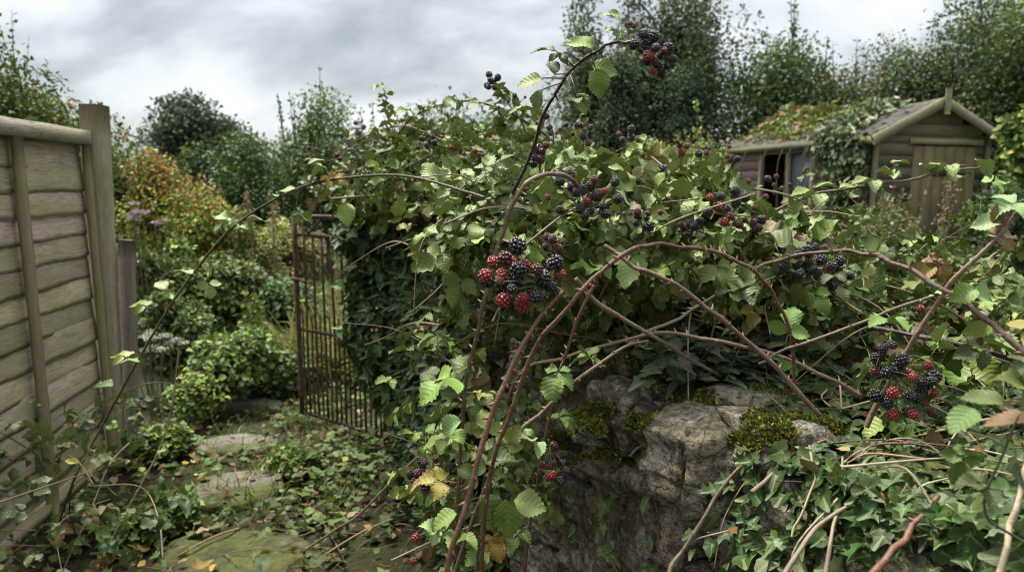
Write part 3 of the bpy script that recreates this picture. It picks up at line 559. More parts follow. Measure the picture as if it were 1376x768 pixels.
def plank(name, a, b, w, d, col, parent, side=fn, alg=.4):
    """a straight sawn timber from a to b with slightly uneven edges"""
    a = np.array(a); b = np.array(b); ax = nrm(b - a); d1 = nrm(side - ax * np.dot(side, ax)); d2 = np.cross(ax, d1); n = 14; B = Batch(); L = np.linalg.norm(b - a); v = []; luv = []; off = rng.uniform(0, 50)
    for k in range(n):
        q = a + (b - a) * k / (n - 1); j = rng.normal(0, .0012, 4); e = .0025
        ring = [(-1, -1), (-1, 1), (1, 1), (1, -1)]
        for m, (p_, r_) in enumerate(ring):
            for (ex, ey) in ((0, 0), ):
                v.append(q + d1 * (p_ * d / 2 + j[m]) + d2 * (r_ * w / 2 + j[m])); luv.append((L * k / (n - 1) + off, m * w + off * .3, alg + .6 * max(0, 1 - k / 4)))
    v = np.array(v); t = []
    for k in range(n - 1):
        for m in range(4): p_ = k * 4 + m; r_ = k * 4 + (m + 1) % 4; t += [[p_, r_, r_ + 4], [p_, r_ + 4, p_ + 4]]
    t += [[0, 1, 2], [0, 2, 3], [(n - 1) * 4 + 2, (n - 1) * 4 + 1, (n - 1) * 4], [(n - 1) * 4 + 3, (n - 1) * 4 + 2, (n - 1) * 4]]
    t = np.array(t)[:, ::-1]
    o = link(name, mesh_np(name, v, t, None, np.array(luv), np.tile(np.array(col, float), (len(v), 1)), (M['wood'],), smooth=False), parent); return o
WB = (0.27, 0.222, 0.155)
plank('top_rail', fp(.04, 1.735, .03), fp(2.02, 1.735, .03), .07, .055, (.34, .30, .24), root, alg=.0)
plank('bottom_rail', fp(.04, .12, .03), fp(2.02, .12, .03), .05, .05, WB, root)
for s in (.08, .70, 1.36, 1.98): plank('batten', fp(s, .06, .047), fp(s, 1.698, .047), .042, .03, WB, root, alg=.5)
po = plank('fence_post', fb + fa * -.01 + [0, 0, -.2], fb + fa * -.02 + UP * 1.90 + fn * .05, .10, .105, (.33, .29, .21), None, alg=.28)
tag(po, 'thick square wooden fence post with greenish top at the end of the panel', 'post', 'posts at the end of the fence')
q0 = G(176, 622); q1 = P(170, 322, 3.72)
po = plank('short_post', q0 + [0, 0, -.1], q1, .085, .03, (.22, .195, .165), None, side=np.array([-.3, -.95, 0]), alg=.1)
tag(po, 'shorter grey board post leaning behind the thick square post', 'post', 'posts at the end of the fence')

# ------------------------------------------------------------------ iron gate
ga = G(407, 566); gb = G(520, 604); gd = nrm(gb - ga); GL = np.linalg.norm(gb - ga); gnrm = np.array([gd[1], -gd[0], 0]); gtop = P(402, 287, ga[1])[2]
def gp(s, h, o=0): return ga + gd * s + UP * h + gnrm * o
root = thing('iron_gate', 'rusty iron bar gate standing open against the ivy', 'gate', ga)
def bar(name, a, b, r, sides=8, sq=False):
    B = Batch(); n = 8; pts = np.linspace(a, b, n) + np.r_[np.zeros((1, 3)), rng.normal(0, .0015, (n - 2, 3)), np.zeros((1, 3))]; v, t, l = tube(pts, r, 4 if sq else sides); B.add(v, t, l, np.array([.05, .03, .02])); return B.build(name, M['iron'], root)
hk = gtop * .905; mk = gtop * .46
bar('stile', gp(0, .03), gp(0, gtop), .017, sq=True); bar('stile', gp(GL, .03), gp(GL, gtop), .019, sq=True)
for h in (gtop - .012, hk, mk, .07): bar('rail', gp(-.01, h), gp(GL, h), .012, sq=True)
nbars = 9
for i in range(1, nbars): bar('bar', gp(GL * i / nbars, .06), gp(GL * i / nbars, hk + (.05 if i == 1 else .004)), .0075)
for i in range(nbars): bar('dog_bar', gp(GL * (i + .5) / nbars, .06), gp(GL * (i + .5) / nbars, mk + .11), .006)
bar('brace', gp(GL * .16, hk), gp(GL * .36, gtop - .01), .009); bar('latch', gp(-.02, gtop * .70, .015), gp(.12, gtop * .69, .02), .010)

# ------------------------------------------------------------------ shed
SA = math.radians(16); sc0 = np.array([4.25, 8.5, 0]); d1 = np.array([math.cos(SA), math.sin(SA), 0]); d2 = np.array([-math.sin(SA), math.cos(SA), 0]); SW, SL, EZ, RZ = 1.75, 2.75, 2.12, 2.50
root = thing('garden_shed', 'derelict wooden garden shed with sagging felt roof and creeper', 'shed', sc0)
def sp(w, l, z): return sc0 + d1 * w + d2 * l + UP * z
def k2l(px): k = (px - 688) / F * .99; return (sc0[0] - k * sc0[1]) / (math.sin(SA) + k * math.cos(SA))
def k2w(px): k = (px - 688) / F * .99; return (k * sc0[1] - sc0[0]) / (math.cos(SA) - k * math.sin(SA))
def boards(b, A, Bv, z0, z1, outd, col, h=.14, holes=(), slope=None):
    """horizontal lapped cladding from A to Bv; holes = (t0,t1,za,zb); slope(t)=top height"""
    L = np.linalg.norm(Bv - A); z = z0; i = 0
    while z < z1 - .01:
        hh = min(h, z1 - z); segs = [(0.0, 1.0)]
        for (t0, t1, za, zb) in holes:
            if z + hh > za + .02 and z < zb - .02: segs = [q for (a, e) in segs for q in ((a, min(e, t0)), (max(a, t1), e)) if q[1] - q[0] > .005]
        if slope: segs = [slope(z + hh * .5)]
        for (a, e) in segs:
            if e - a < .01: continue
            p0 = A + (Bv - A) * a; p1 = A + (Bv - A) * e; n = 6; row = []
            for (zz, oo) in ((z, 0), (z, .022), (z + hh * 1.02, .006)):
                for k in range(n): row.append(p0 + (p1 - p0) * k / (n - 1) + UP * (zz + .004 * math.sin(k * 2 + i * 1.7)) + outd * oo)
            v = np.array(row); luv = np.array([(L * (a + (e - a) * k / (n - 1)) + i * 5.3, (j > 1) * hh + i * .9, .5 - .2 * j) for j in range(3) for k in range(n)]); t = grid_tris(3, n)
            tt = v[t[6]]; 
            if np.dot(np.cross(tt[1] - tt[0], tt[2] - tt[0]), outd) < 0: t = t[:, ::-1]
            b.add(v, t, luv, np.array(col) * math.exp(rng.normal(0, .15)))
        z += hh; i += 1
lA, lB, lC = k2l(1060), k2l(1024), k2l(1094); wz0, wz1 = 1.15, 1.98
tf = lambda l: (SL - l) / SL
B = Batch(); boards(B, sp(0, SL, 0), sp(0, 0, 0), .05, EZ, -d1, (.34, .25, .24), holes=((tf(lB), tf(lC), wz0, wz1),)); B.build('wall', M['wood'], root)
dw0, dw1 = k2w(1222), k2w(1306)
gs = lambda z: (max(0, (z - EZ) / (RZ - EZ) * .5), 1 - max(0, (z - EZ) / (RZ - EZ) * .5))
B = Batch(); boards(B, sp(0, 0, 0), sp(SW, 0, 0), .05, EZ - .02, -d2, (.17, .148, .115), holes=((dw0 / SW, dw1 / SW, 0, 1.99),)); boards(B, sp(0, 0, 0), sp(SW, 0, 0), EZ - .02, RZ - .04, -d2, (.17, .148, .115), slope=gs); B.build('wall', M['wood'], root)
B = Batch(); boards(B, sp(SW, 0, 0), sp(SW, SL, 0), .05, EZ, d1, (.17, .148, .115)); B.build('wall', M['wood'], root)
B = Batch(); boards(B, sp(SW, SL, 0), sp(0, SL, 0), .05, EZ, d2, (.17, .148, .115)); B.build('wall', M['wood'], root)
# window: left half open and dark, right half grimy glass
win = plank('window', sp(-.02, lC - .03, wz0), sp(-.02, lB + .03, wz0), .06, .07, (.34, .29, .26), root, side=-d1)
for (a, b) in ((sp(-.02, lC, wz1), sp(-.02, lB, wz1)), (sp(-.02, lA, wz0), sp(-.02, lA, wz1)), (sp(-.02, lB, wz0), sp(-.02, lB, wz1)), (sp(-.02, lC, wz0), sp(-.02, lC, wz1))):
    plank('window_frame', a, b, .07, .06, (.34, .29, .26), win, side=-d1)
v, t, l = box(sp(.01, (lA + lC) / 2, (wz0 + wz1) / 2), d1, d2, UP, .004, abs(lA - lC) / 2 - .03, (wz1 - wz0) / 2 - .03); link('pane', mesh_np('pane', v, t, mats=(M['glass'],), smooth=False), win)
v, t, l = box(sp(SW / 2, SL / 2, .04), d1, d2, UP, SW / 2 - .03, SL / 2 - .03, .03); link('floor_board', mesh_np('floor_board', v, t, mats=(M['void'],), smooth=False), root)
# door of vertical boards
droot = None; n = 6
B = Batch()
for i in range(n):
    a = dw0 + (dw1 - dw0) * i / n; b = dw0 + (dw1 - dw0) * (i + 1) / n - .008; v, t, l = box(sp((a + b) / 2, -.012 - .003 * (i % 2), 1.02), d1, d2, UP, (b - a) / 2, .012, .96)
    luv = np.array([(q[2] * .8 + i * 3, (q[0]) * 1.0 + i, .35) for q in v]); B.add(v, t, luv, np.array((.15, .115, .072)) * math.exp(rng.normal(0, .12)))
door = link('door', mesh_np('door', np.concatenate(B.v), np.concatenate(B.t), None, np.concatenate(B.l), np.concatenate(B.c), (M['wood'],), smooth=False), root)
v, t, l = tube(np.array([sp(dw0 + .1, -.03, 1.0), sp(dw0 + .1, -.07, 1.05), sp(dw0 + .1, -.03, 1.12)]), .01, 6); link('handle', mesh_np('handle', v, t, mats=(M['iron'],)), door)
for z in (.55, 1.65):
    v, t, l = box(sp((dw0 + dw1) / 2 + .12, -.032, z), d1, d2, UP, (dw1 - dw0) * .30, .004, .022); link('hinge', mesh_np('hinge', v, t, mats=(M['iron'],), smooth=False), door)
plank('lintel', sp(dw0 - .08, -.03, 2.03), sp(dw1 + .08, -.03, 2.03), .07, .03, (.3, .27, .2), root, side=-d2)
for w in (.03, SW - .03): plank('corner_post', sp(w, -.03, .02), sp(w, -.03, EZ), .06, .05, (.20, .178, .14), root, side=-d2)
# roof: two slopes of felt with courses and a sag
B = Batch(); ov = .14
for sgn in (0, 1):
    rows = 12; cols = 24; v = []; luv = []
    sl_ = (RZ - EZ) / (SW / 2)
    for j in range(rows * 2):
        f = (j // 2 + (j % 2)) / rows; lift = .0 if j % 2 else .012
        for k in range(cols + 1):
            l = -ov + (SL + 2 * ov) * k / cols; dd = f * (SW / 2 + .13); w = SW / 2 - dd if sgn == 0 else SW / 2 + dd
            sag = -.05 * math.sin(math.pi * k / cols) * (1 - .4 * f) + .006 * mnoise.noise(Vector((k * .9, j * .6, sgn)))
            v.append(sp(w, l, RZ + .03 - dd * sl_ + lift + sag)); luv.append((l, dd, 0))
    t = grid_tris(rows * 2, cols + 1); t = t if sgn else t[:, ::-1]; B.add(np.array(v), t, np.array(luv), np.array([.1, .1, .1]))
rf = B.build('roof', M['felt'], root)
def board_flat(name, a, b, w, d, col, side, parent): return plank(name, a, b, w, d, col, parent, side=side, alg=.35)
board_flat('bargeboard', sp(SW / 2, -ov - .02, RZ - .01), sp(-.14, -ov - .02, EZ - .10), .11, .025, (.23, .205, .16), -d2, root); board_flat('bargeboard', sp(SW / 2, -ov - .022, RZ - .01), sp(SW + .14, -ov - .022, EZ - .10), .11, .025, (.20, .178, .14), -d2, root)
board_flat('finial', sp(SW / 2, -ov - .05, RZ - .16), sp(SW / 2, -ov - .05, RZ + .15), .075, .025, (.24, .22, .18), -d2, root)
board_flat('fascia', sp(-.12, -ov, EZ - .09), sp(-.12, SL + ov, EZ - .09), .09, .025, (.10, .09, .08), -d1, root)

def drape(pts, nor, tms, leaf, cols, B, down=.6, jit=.6):
    k = len(pts); ax = nrm(-UP * down + rvec(k) * .7 + nor * .25); B.mix(tms, pts, frames(ax, nrm(nor + rvec(k) * jit)), leaf * rng.uniform(.6, 1.3, k), cols)
# creeper with apricot leaves on the far half of the roof, pale leaved ivy down the window corner
root = thing('virginia_creeper', 'apricot and green creeper heaped over the far half of the shed roof', 'creeper', sp(.3, 1.6, 0)); B = Batch(); T = Batch()
k = 5200; l = rng.uniform(.7, SL + .3, k); f = rng.random(k) ** 1.1; keep = rng.random(k) < np.clip((l - .85) / .5, 0.03, 1) * np.clip(1.35 - f, .2, 1); l = l[keep]; f = f[keep]; k = len(l)
hump = .08 + .12 * np.clip(np.sin(l * 3.1 + f * 4), 0, 1) + .12 * np.clip(np.sin(l * 7 + 1), 0, 1) * (f < .5); pts = np.array([sp(SW / 2 - ff * .98 + .06, ll, RZ - ff * .98 * .50) for ff, ll in zip(f, l)]) + UP * (rng.random(k) * hump)[:, None]
drape(pts, nrm(np.tile(UP - d1 * .6, (k, 1))), RND, .085, pal((.10, .125, .04), k, .25, [((.30, .16, .06), .22), (LG, .3), ((.26, .10, .05), .05)]), B, .1); B.build('foliage', M['weed'], root)
for i in range(6): ll = rng.uniform(.8, 2.5); tubes(T, [sp(-.05, ll, 0), sp(-.1, ll + .1, 1.2), sp(-.13, ll, 2.0), sp(.4, ll - .1, 2.35)], .012, .005, (.12, .09, .06))
T.build('stem', M['bark'], root)
root = thing('variegated_ivy', 'pale grey green ivy hanging from the roof beside the shed window', 'ivy', sp(-.1, .4, 0)); B = Batch(); T = Batch()
k = 1900; l = np.clip(rng.normal(.36, .2, k), -.02, .8); z = EZ - rng.random(k) ** 1.3 * 1.2; keep = rng.random(k) < np.clip(1.25 - (EZ - z) * .7 - abs(l - .4) * .8, .05, 1); l = l[keep]; z = z[keep]; k = len(l)
pts = np.array([sp(-.05 - rng.random() * .12, a, b) for a, b in zip(l, z)]); drape(pts, np.tile(-d1, (k, 1)), IVY, .085, pal((.045, .07, .035), k, .25, [((.30, .33, .23), .22), ((.1, .13, .06), .3)]), B)
k = 2100; f = rng.random(k); l = np.clip(.62 + (1 - f) * .25 + rng.normal(0, .17, k), -.1, 1.5); pts = np.array([sp(SW / 2 - ff * .98, ll, RZ + .04 - ff * .98 * .50 + rng.random() * .09) for ff, ll in zip(f, l)])
drape(pts, nrm(np.tile(UP - d1 * .6, (k, 1))), IVY, .085, pal((.09, .12, .06), k, .25, [((.36, .38, .27), .42)]), B, .2); B.build('foliage', M['ivy'], root)
for i in range(4): ll = rng.uniform(.2, .7); tubes(T, [sp(-.03, ll, 0), sp(-.04, ll + .05, 1.0), sp(-.06, ll, 2.0)], .012, .006, (.10, .08, .055))
T.build('stem', M['bark'], root)
# ------------------------------------------------------------------ stone wall, gate pier
WU = nrm(np.array([-.332, .943, 0])); WN = np.array([-WU[1], WU[0], 0]) ; W0 = np.array([.7476, 0.0, 0]); WT = .50; WH = 1.08
def wp(s, d, h): return W0 + WU * s - WN * d + UP * h          # s along the wall from beside the camera, d inward from its left face, h up
def wsd(p): r = p - W0; return r @ WU, -(r @ WN)
def stone_mesh(hx, hy, hz, n=11, p=6, amp=.014, seed=0, fr=9.0, flat=.0):
    a = np.linspace(-1, 1, n); V = []; T = []; k = 0
    for ax in range(3):
        for sg in (-1, 1):
            A, Bb = np.meshgrid(np.tan(a * .785), np.tan(a * .785)); f = np.zeros((n * n, 3)); f[:, ax] = sg; f[:, (ax + 1) % 3] = A.ravel(); f[:, (ax + 2) % 3] = Bb.ravel()
            t = grid_tris(n, n); T.append((t if sg > 0 else t[:, ::-1]) + k); V.append(f); k += n * n
    v = np.concatenate(V); v = v / ((np.abs(v) ** p).sum(1) ** (1 / p))[:, None]; d = nrm(v); v = v * [hx, hy, hz]
    for i in range(len(v)):
        q = Vector(v[i] * fr) + Vector((seed * 3.7, seed * 1.3, 0)); h = mnoise.fractal(q, .8, 2.1, 5) * amp + (mnoise.noise(q * .35)) * amp * 1.0 - abs(mnoise.noise(Vector((q.x * .5, q.y * .5, q.z * 2.2)))) * amp * 1.5 + abs(mnoise.noise(q * 1.3 + Vector((7, 1, 2)))) * amp * .9; c = mnoise.cell(q * .8 + Vector((.5, .2, .1))) * amp * 1.15
        v[i] += d[i] * (h + c)
    me_v, inv = np.unique(np.round(v, 5), axis=0, return_inverse=True)
    return v, np.concatenate(T)
wall = thing('stone_wall', 'old rough dry stone garden wall with mossy top stones under brambles and ivy', 'wall', wp(1.5, .2, 0))
nst = 0; MOSS_SITES = []
def put_stone(c, R, hx, hy, hz, n=11, p=4.5, amp=.014, col=None, fr=9.0, parent=None):
    global nst
    nst += 1; v, t = stone_mesh(hx, hy, hz, n, p, amp, nst, fr); w = v @ R.T + c
    col = np.array((.37, .325, .235) if col is None else np.array(col) * 1.4 * [1, .99, .92]) * math.exp(rng.normal(0, .2)) * [1 + rng.normal(0, .04), 1, 1 + rng.normal(0, .06)]
    me = mesh_np('stone', w, t, None, None, np.tile(col, (len(w), 1)), (M['stone'],)); o = link('stone', me, parent or wall)
    return w, t
RW = np.stack([WU, WN, UP], -1)
# core
v, t, l = box(wp(1.75, .26, .48), WU, -WN, UP, 2.05, .17, .48); link('core', mesh_np('core', v, t, mats=(M['mortar'],), smooth=False), wall)
h = 0.0
while h < .92:
    ch = rng.uniform(.09, .15); s = -.3 + rng.uniform(-.1, .1)
    while s < 3.75:
        L = rng.uniform(.14, .34); near = .9 < s < 2.4
        tilt = rotx(rng.normal(0, .04)) @ roty(rng.normal(0, .07)) @ rotz(rng.normal(0, .05))
        if not (s < .6 and h < .6): put_stone(wp(s + L / 2, .10 + rng.normal(0, .018), h + ch / 2 + rng.normal(0, .008)), RW @ tilt, L / 2 + .004, .11, ch / 2 + .006, 17 if near else 8, 5, .017 if near else .012, None, 10)
        s += L * .97
    h += ch * .95
# top stones, set by hand where they show
def top_stone(px, py, Y, hx, hy, hz, rz=0, rx=0, ry=0, amp=.02, p=3.5, col=None, n=30):
    c = P(px, py, Y); w, t = put_stone(c, RW @ rotz(rz) @ rotx(rx) @ roty(ry), hx, hy, hz, n, p, amp, col, 8); MOSS_SITES.append((w, t, (px, py))); return w
top_stone(940, 622, 1.22, .075, .085, .085, .2, .1, .1, col=(.22, .185, .14))
top_stone(1040, 612, 1.17, .085, .10, .055, -.1, .15, .0, col=(.26, .235, .20))
top_stone(850, 585, 1.42, .06, .07, .085, .4, -.1, .25, col=(.16, .14, .10))
top_stone(900, 545, 1.52, .16, .11, .05, .15, .05, .22, col=(.17, .15, .11))
top_stone(835, 640, 1.40, .16, .05, .030, .0, .5, .18, col=(.21, .175, .145), amp=.012)
top_stone(845, 505, 1.66, .13, .10, .075, -.2, .1, .15, col=(.15, .13, .09))
top_stone(930, 500, 1.75, .15, .10, .05, .1, .0, .1, col=(.15, .13, .09))
top_stone(775, 545, 1.80, .07, .08, .12, .2, .05, .3, col=(.16, .135, .11))
top_stone(755, 620, 1.84, .09, .06, .10, .1, .05, .2, col=(.15, .125, .10))
for _ in range(16): top_stone(rng.uniform(760, 1010), rng.uniform(530, 680), rng.uniform(1.30, 1.62), rng.uniform(.03, .06), rng.uniform(.03, .05), rng.uniform(.018, .04), rng.uniform(-.5, .5), rng.uniform(-.3, .3), rng.uniform(-.3, .4), .012, 4, (.16, .14, .105), 14)
top_stone(1000, 560, 1.36, .12, .10, .045, .1, .05, .0, col=(.20, .18, .15))
for s in np.arange(-.2, 3.7, .24):
    for d in (.13, .36):
        if d < .2 and 1.0 < s < 1.75: continue
        w, t = put_stone(wp(s + rng.normal(0, .02), d, .985 + rng.normal(0, .015)), RW @ rotz(rng.normal(0, .15)) @ roty(rng.normal(0, .1)), rng.uniform(.10, .15), rng.uniform(.10, .13), rng.uniform(.05, .075), 10, 4, .015)
        if s > .9: MOSS_SITES.append((w, t, None))
# moss: tiny upright tips on the tops of the stones
B = Batch()
for w, t, key in MOSS_SITES:
    a, b, c = w[t[:, 0]], w[t[:, 1]], w[t[:, 2]]; nn = np.cross(b - a, c - a); ar = np.linalg.norm(nn, axis=1); nn = nn / np.maximum(ar, 1e-9)[:, None]; ctr = (a + b + c) / 3
    mk = np.array([mnoise.noise(Vector(q * 11)) for q in ctr]); lim = {(900, 545): -.35, (845, 505): -.30, (850, 585): -.05, (930, 500): -.2, (775, 545): .12, (1000, 560): .0}.get(key, .2)
    wgt = ar * (nn[:, 2] > .15) * (mk > lim)
    if wgt.sum() <= 0: continue
    k = int(min(5200, wgt.sum() * .5 * 260000)); f = rng.choice(len(t), k, p=wgt / wgt.sum()); r1 = np.sqrt(rng.random((k, 1))); r2 = rng.random((k, 1))
    p = a[f] * (1 - r1) + b[f] * r1 * (1 - r2) + c[f] * r1 * r2; n_ = nn[f]; ax = nrm(n_ + rvec(k) * .7)
    B.mix(TREE, p - n_ * .002, frames(ax, rvec(k)), rng.uniform(.006, .013, k), pal((.14, .145, .018), k, .35, [((.22, .20, .03), .35), ((.045, .055, .014), .3)]))
tag(B.build('moss', M['moss'], wall), kind='stuff')
# gate pier
pier = thing('gate_pier', 'stone gate pier smothered in ivy, its pale foot showing', 'pier', wp(3.95, .2, 0)); h = 0
while h < 1.55:
    ch = rng.uniform(.14, .2)
    for s in (3.72, 3.98): put_stone(wp(s, .06, h + ch / 2), RW @ rotz(rng.normal(0, .06)), .135, .12, ch / 2 + .004, 12, 6, .012, (.27, .25, .21), 9, pier); put_stone(wp(s, .30, h + ch / 2), RW @ rotz(rng.normal(0, .06)), .135, .12, ch / 2 + .004, 8, 6, .012, None, 9, pier)
    h += ch

# ------------------------------------------------------------------ ivy
def ivy_thing(label, loc): return thing('ivy', label, 'ivy', loc, 'ivy on the wall and pier')
IA = [(C_IVYL, .28), ((.014, .03, .014), .3), ((.075, .10, .05), .06), ((.20, .16, .03), .008)]
def mound_pts(ells, n, lo=.82, hi=1.06):
    C = np.array([e[0] for e in ells]); R = np.array([e[1] for e in ells]); ar = (R[:, 0] * R[:, 1] + R[:, 1] * R[:, 2] + R[:, 0] * R[:, 2]); i = rng.choice(len(C), n, p=ar / ar.sum())
    d = rvec(n); r = rng.uniform(lo, hi, (n, 1)); wob = np.array([mnoise.noise(Vector(q * 3.2) + Vector((float(k), 0, 0))) for q, k in zip(d, i)])[:, None]
    p = C[i] + d * R[i] * r * (1 + .16 * wob); nn = nrm(d / R[i]); q = np.linalg.norm((p[:, None] - C[None]) / R[None], axis=2); q[np.arange(n), i] = 9; keep = (q.min(1) > .72) & (p[:, 2] > .03)
    return p[keep], nn[keep]
def tangle(B, pts, n, rad, L, col, alts=()):
    """loose bare vine stems running between nearby points"""
    cc = pal(col, n, .25, alts)
    for i in range(n):
        a = pts[rng.integers(len(pts))]; dd = np.linalg.norm(pts - a, axis=1); idx = np.where((dd > L * .3) & (dd < L))[0]
        if not len(idx): continue
        b = pts[rng.choice(idx)]; m = (a + b) / 2 + rvec(1)[0] * L * .15; tubes(B, [a, m, b], rad * rng.uniform(.6, 1.2), rad * .5, cc[i], 5, 5)
# ivy heaped over the pier
root = ivy_thing('dark glossy ivy smothering the gate pier up to its top', wp(3.9, 0, 0)); B = Batch(); T = Batch()
ells = [(P(575, 300, 3.55), np.array([.42, .38, .42])), (P(560, 420, 3.55), np.array([.34, .34, .5])), (P(640, 330, 3.0), np.array([.30, .35, .40])), (P(600, 235, 3.3), np.array([.46, .4, .20])), (P(585, 520, 3.5), np.array([.26, .25, .45])), (P(520, 250, 3.6), np.array([.22, .3, .2]))]
p, nn = mound_pts(ells, 9500, .84, 1.08); keep = p[:, 2] > .32 + .25 * rng.random(len(p)) - (p[:, 0] > -.5) * .4; p = p[keep]; nn = nn[keep]; k = len(p)
ax = nrm(-UP * .45 + nn * .5 + rvec(k) * .75); B.mix(IVY, p, frames(ax, nrm(nn * .8 + UP * .7 + rvec(k) * .55)), rng.uniform(.035, .075, k), pal(C_IVY, k, .3, IA)); B.build('foliage', M['ivy'], root)
tangle(T, p, 110, .003, .35, (.12, .09, .06)); T.build('stem', M['bark'], root)
# ivy on the left face of the wall, thin round the bare stone
root = ivy_thing('dark ivy hanging down the path side of the wall between pier and bare stones', wp(2.7, 0, 0)); B = Batch(); T = Batch()
n = 9000; s = rng.uniform(1.75, 3.75, n); h = rng.uniform(0.02, 1.15, n); f = mnoise
mk = np.array([mnoise.noise(Vector((a * 2.3, b * 2.3, 4.2))) for a, b in zip(s, h)]); edge = 2.25 + .25 * mk + .25 * (h - .6)
keep = (s > edge) & (rng.random(n) < .35 + .65 * np.clip((s - edge) * 2.0, 0, 1) * np.clip(.45 + h, 0, 1)); s = s[keep]; h = h[keep]; k = len(s)
d = -rng.uniform(0, .11, k) - .05 * np.clip(h, 0, 1); p = np.array([wp(a, b, c) for a, b, c in zip(s, d, h)]); nn = np.tile(WN, (k, 1))
ax = nrm(-UP * .5 + nn * .5 + rvec(k) * .7); B.mix(IVY, p, frames(ax, nrm(nn * .8 + UP * .75 + rvec(k) * .5)), rng.uniform(.035, .075, k), pal(C_IVY, k, .3, IA)); B.build('foliage', M['ivy'], root)
tangle(T, p, 90, .003, .4, (.12, .09, .06)); T.build('stem', M['bark'], root)
root = ivy_thing('thin strands of small ivy leaves straggling over the bare stone face', wp(1.7, 0, .8)); B = Batch(); T = Batch()
for i in range(11):
    s0 = rng.uniform(1.15, 2.2); q = [wp(s0, -.035, 1.05 - rng.random() * .1)]
    for j in range(4): q.append(q[-1] + WU * rng.normal(0, .05) - UP * rng.uniform(.05, .14) + WN * rng.normal(.004, .008))
    tubes(T, q, .0022, .0014, (.15, .11, .07), 5, 6); c = catmull(q, 8); k = int(rng.integers(4, 13)); p = c[rng.integers(0, len(c), k)] + WN * .012; B.mix(IVY, p, frames(nrm(-UP * .6 + rvec(k) * .7), nrm(WN + UP * .5 + rvec(k) * .4)), rng.uniform(.02, .045, k), pal(C_IVYL, k, .3))
B.build('foliage', M['ivy'], root); T.build('stem', M['stem'], root)
# ivy over the near top of the wall
root = ivy_thing('grey green ivy carpeting the near top of the wall with bare dead stems', wp(.9, .3, 1.1)); B = Batch(); T = Batch()
n = 19000; s = rng.uniform(-.35, 1.95, n); d = rng.uniform(-.08, .75, n)
bump = np.array([mnoise.noise(Vector((a * 4.2, b * 4.2, 7.7))) for a, b in zip(s, d)]); h = 1.075 + .04 * bump + .05 * rng.random(n) + np.clip(d - .35, 0, .5) * .12
over = d < .02; h[over] -= np.abs(d[over] - .02) * 2.2 + rng.random(over.sum()) * np.clip(.9 - s[over], 0, .5) * 1.5
bare = np.clip((s - .95) * 3.5, 0, 1) * np.clip((.26 + .10 * bump - d) * 8, 0, 1); keep = (rng.random(n) > bare * 1.05) & (h > .2); s, d, h = s[keep], d[keep], h[keep]; k = len(s)
p = np.array([wp(a, b, c) for a, b, c in zip(s, d, h)]); side = (d < .04)[:, None]; nn = nrm(np.where(side, WN * 1.0 + UP * .5, UP + WN * .35)); IVT = p
ax = nrm(rvec(k) * [1, 1, .35] + WN * .35 - FWD * .35 - UP * .30); B.mix(IVY, p, frames(ax, nrm(nn + rvec(k) * .42)), rng.uniform(.019, .042, k), pal((.031, .064, .013), k, .28, [((.060, .100, .028), .33), (C_IVY, .22), ((.09, .12, .06), .08), ((.24, .22, .09), .012), (C_BRN, .02)])); B.build('foliage', M['ivy'], root)
tangle(T, p + [0, 0, .014], 620, .0019, .22, (.24, .18, .11), [((.36, .30, .20), .4), ((.12, .06, .045), .12)]); T.build('stem', M['stem'], root)
# a grey ivy spray lying on the mossy stones
root = ivy_thing('small pale grey green ivy spray lying across the mossy top stones', P(980, 530, 1.45)); B = Batch(); T = Batch()
k = 330; c = np.array([P(px, py, Y) for px, py, Y in zip(rng.normal(990, 62, k), rng.normal(528, 20, k), rng.uniform(1.33, 1.52, k))]); c[:, 2] = 1.12 + rng.random(k) * .07
B.mix(IVY, c, frames(nrm(rvec(k) * [1, 1, .3] - FWD * .3), nrm(UP + rvec(k) * .4 - FWD * .3)), rng.uniform(.03, .052, k), pal((.075, .105, .068), k, .2)); B.build('foliage', M['ivy'], root)
tangle(T, c, 26, .002, .2, (.15, .13, .08)); T.build('stem', M['stem'], root)

# ------------------------------------------------------------------ ground cover, fallen leaves
def on_slab(p):
    m = np.zeros(len(p), bool)
    for x, y, a, b in SLABS: m |= ((p[:, 0] - x) / a) ** 2 + ((p[:, 1] - y) / (b * 1.15)) ** 2 < .95
    return m
def in_path(p): return (np.abs(p[:, 0] - (-1.32 - (p[:, 1] - 3.4) * .02)) < .24)
B = Batch(); n = 11000; p = np.c_[rng.uniform(-2.3, .3, n), rng.uniform(1.9, 6.4, n), np.zeros(n)]; s, d = wsd(p)
mk = np.array([mnoise.noise(Vector((a * 1.7, b * 1.7, .3))) for a, b in p[:, :2]]); pth = in_path(p); keep = (d < 0) & (rng.random(n) < np.where(pth, .22, .5 + 1.1 * mk)) & (~on_slab(p) | (rng.random(n) < .16)); p = p[keep]; k = len(p)
p[:, 2] = np.array([gz(a, b) for a, b in p[:, :2]]) + rng.random(k) ** 1.5 * (.06 + .10 * np.clip(mk[keep] + .3, 0, 1)) + .01
big = rng.random(k) < .4
for tms, m, szs, base in ((IVY, big, (.035, .075), (.042, .080, .022)), (RND, ~big, (.022, .05), (.075, .13, .03))):
    q = p[m]; kk = len(q); B.mix(tms, q, frames(nrm(rvec(kk) * [1, 1, .3] - UP * .15), nrm(UP + rvec(kk) * .4)), rng.uniform(*szs, kk), pal(base, kk, .3, [(MG, .3), (C_YEL, .012), ((.10, .13, .05), .1)]))
tag(B.build('ground_cover', M['weed']), 'low green ivy and weeds creeping over the path edges', 'ground cover', kind='stuff')
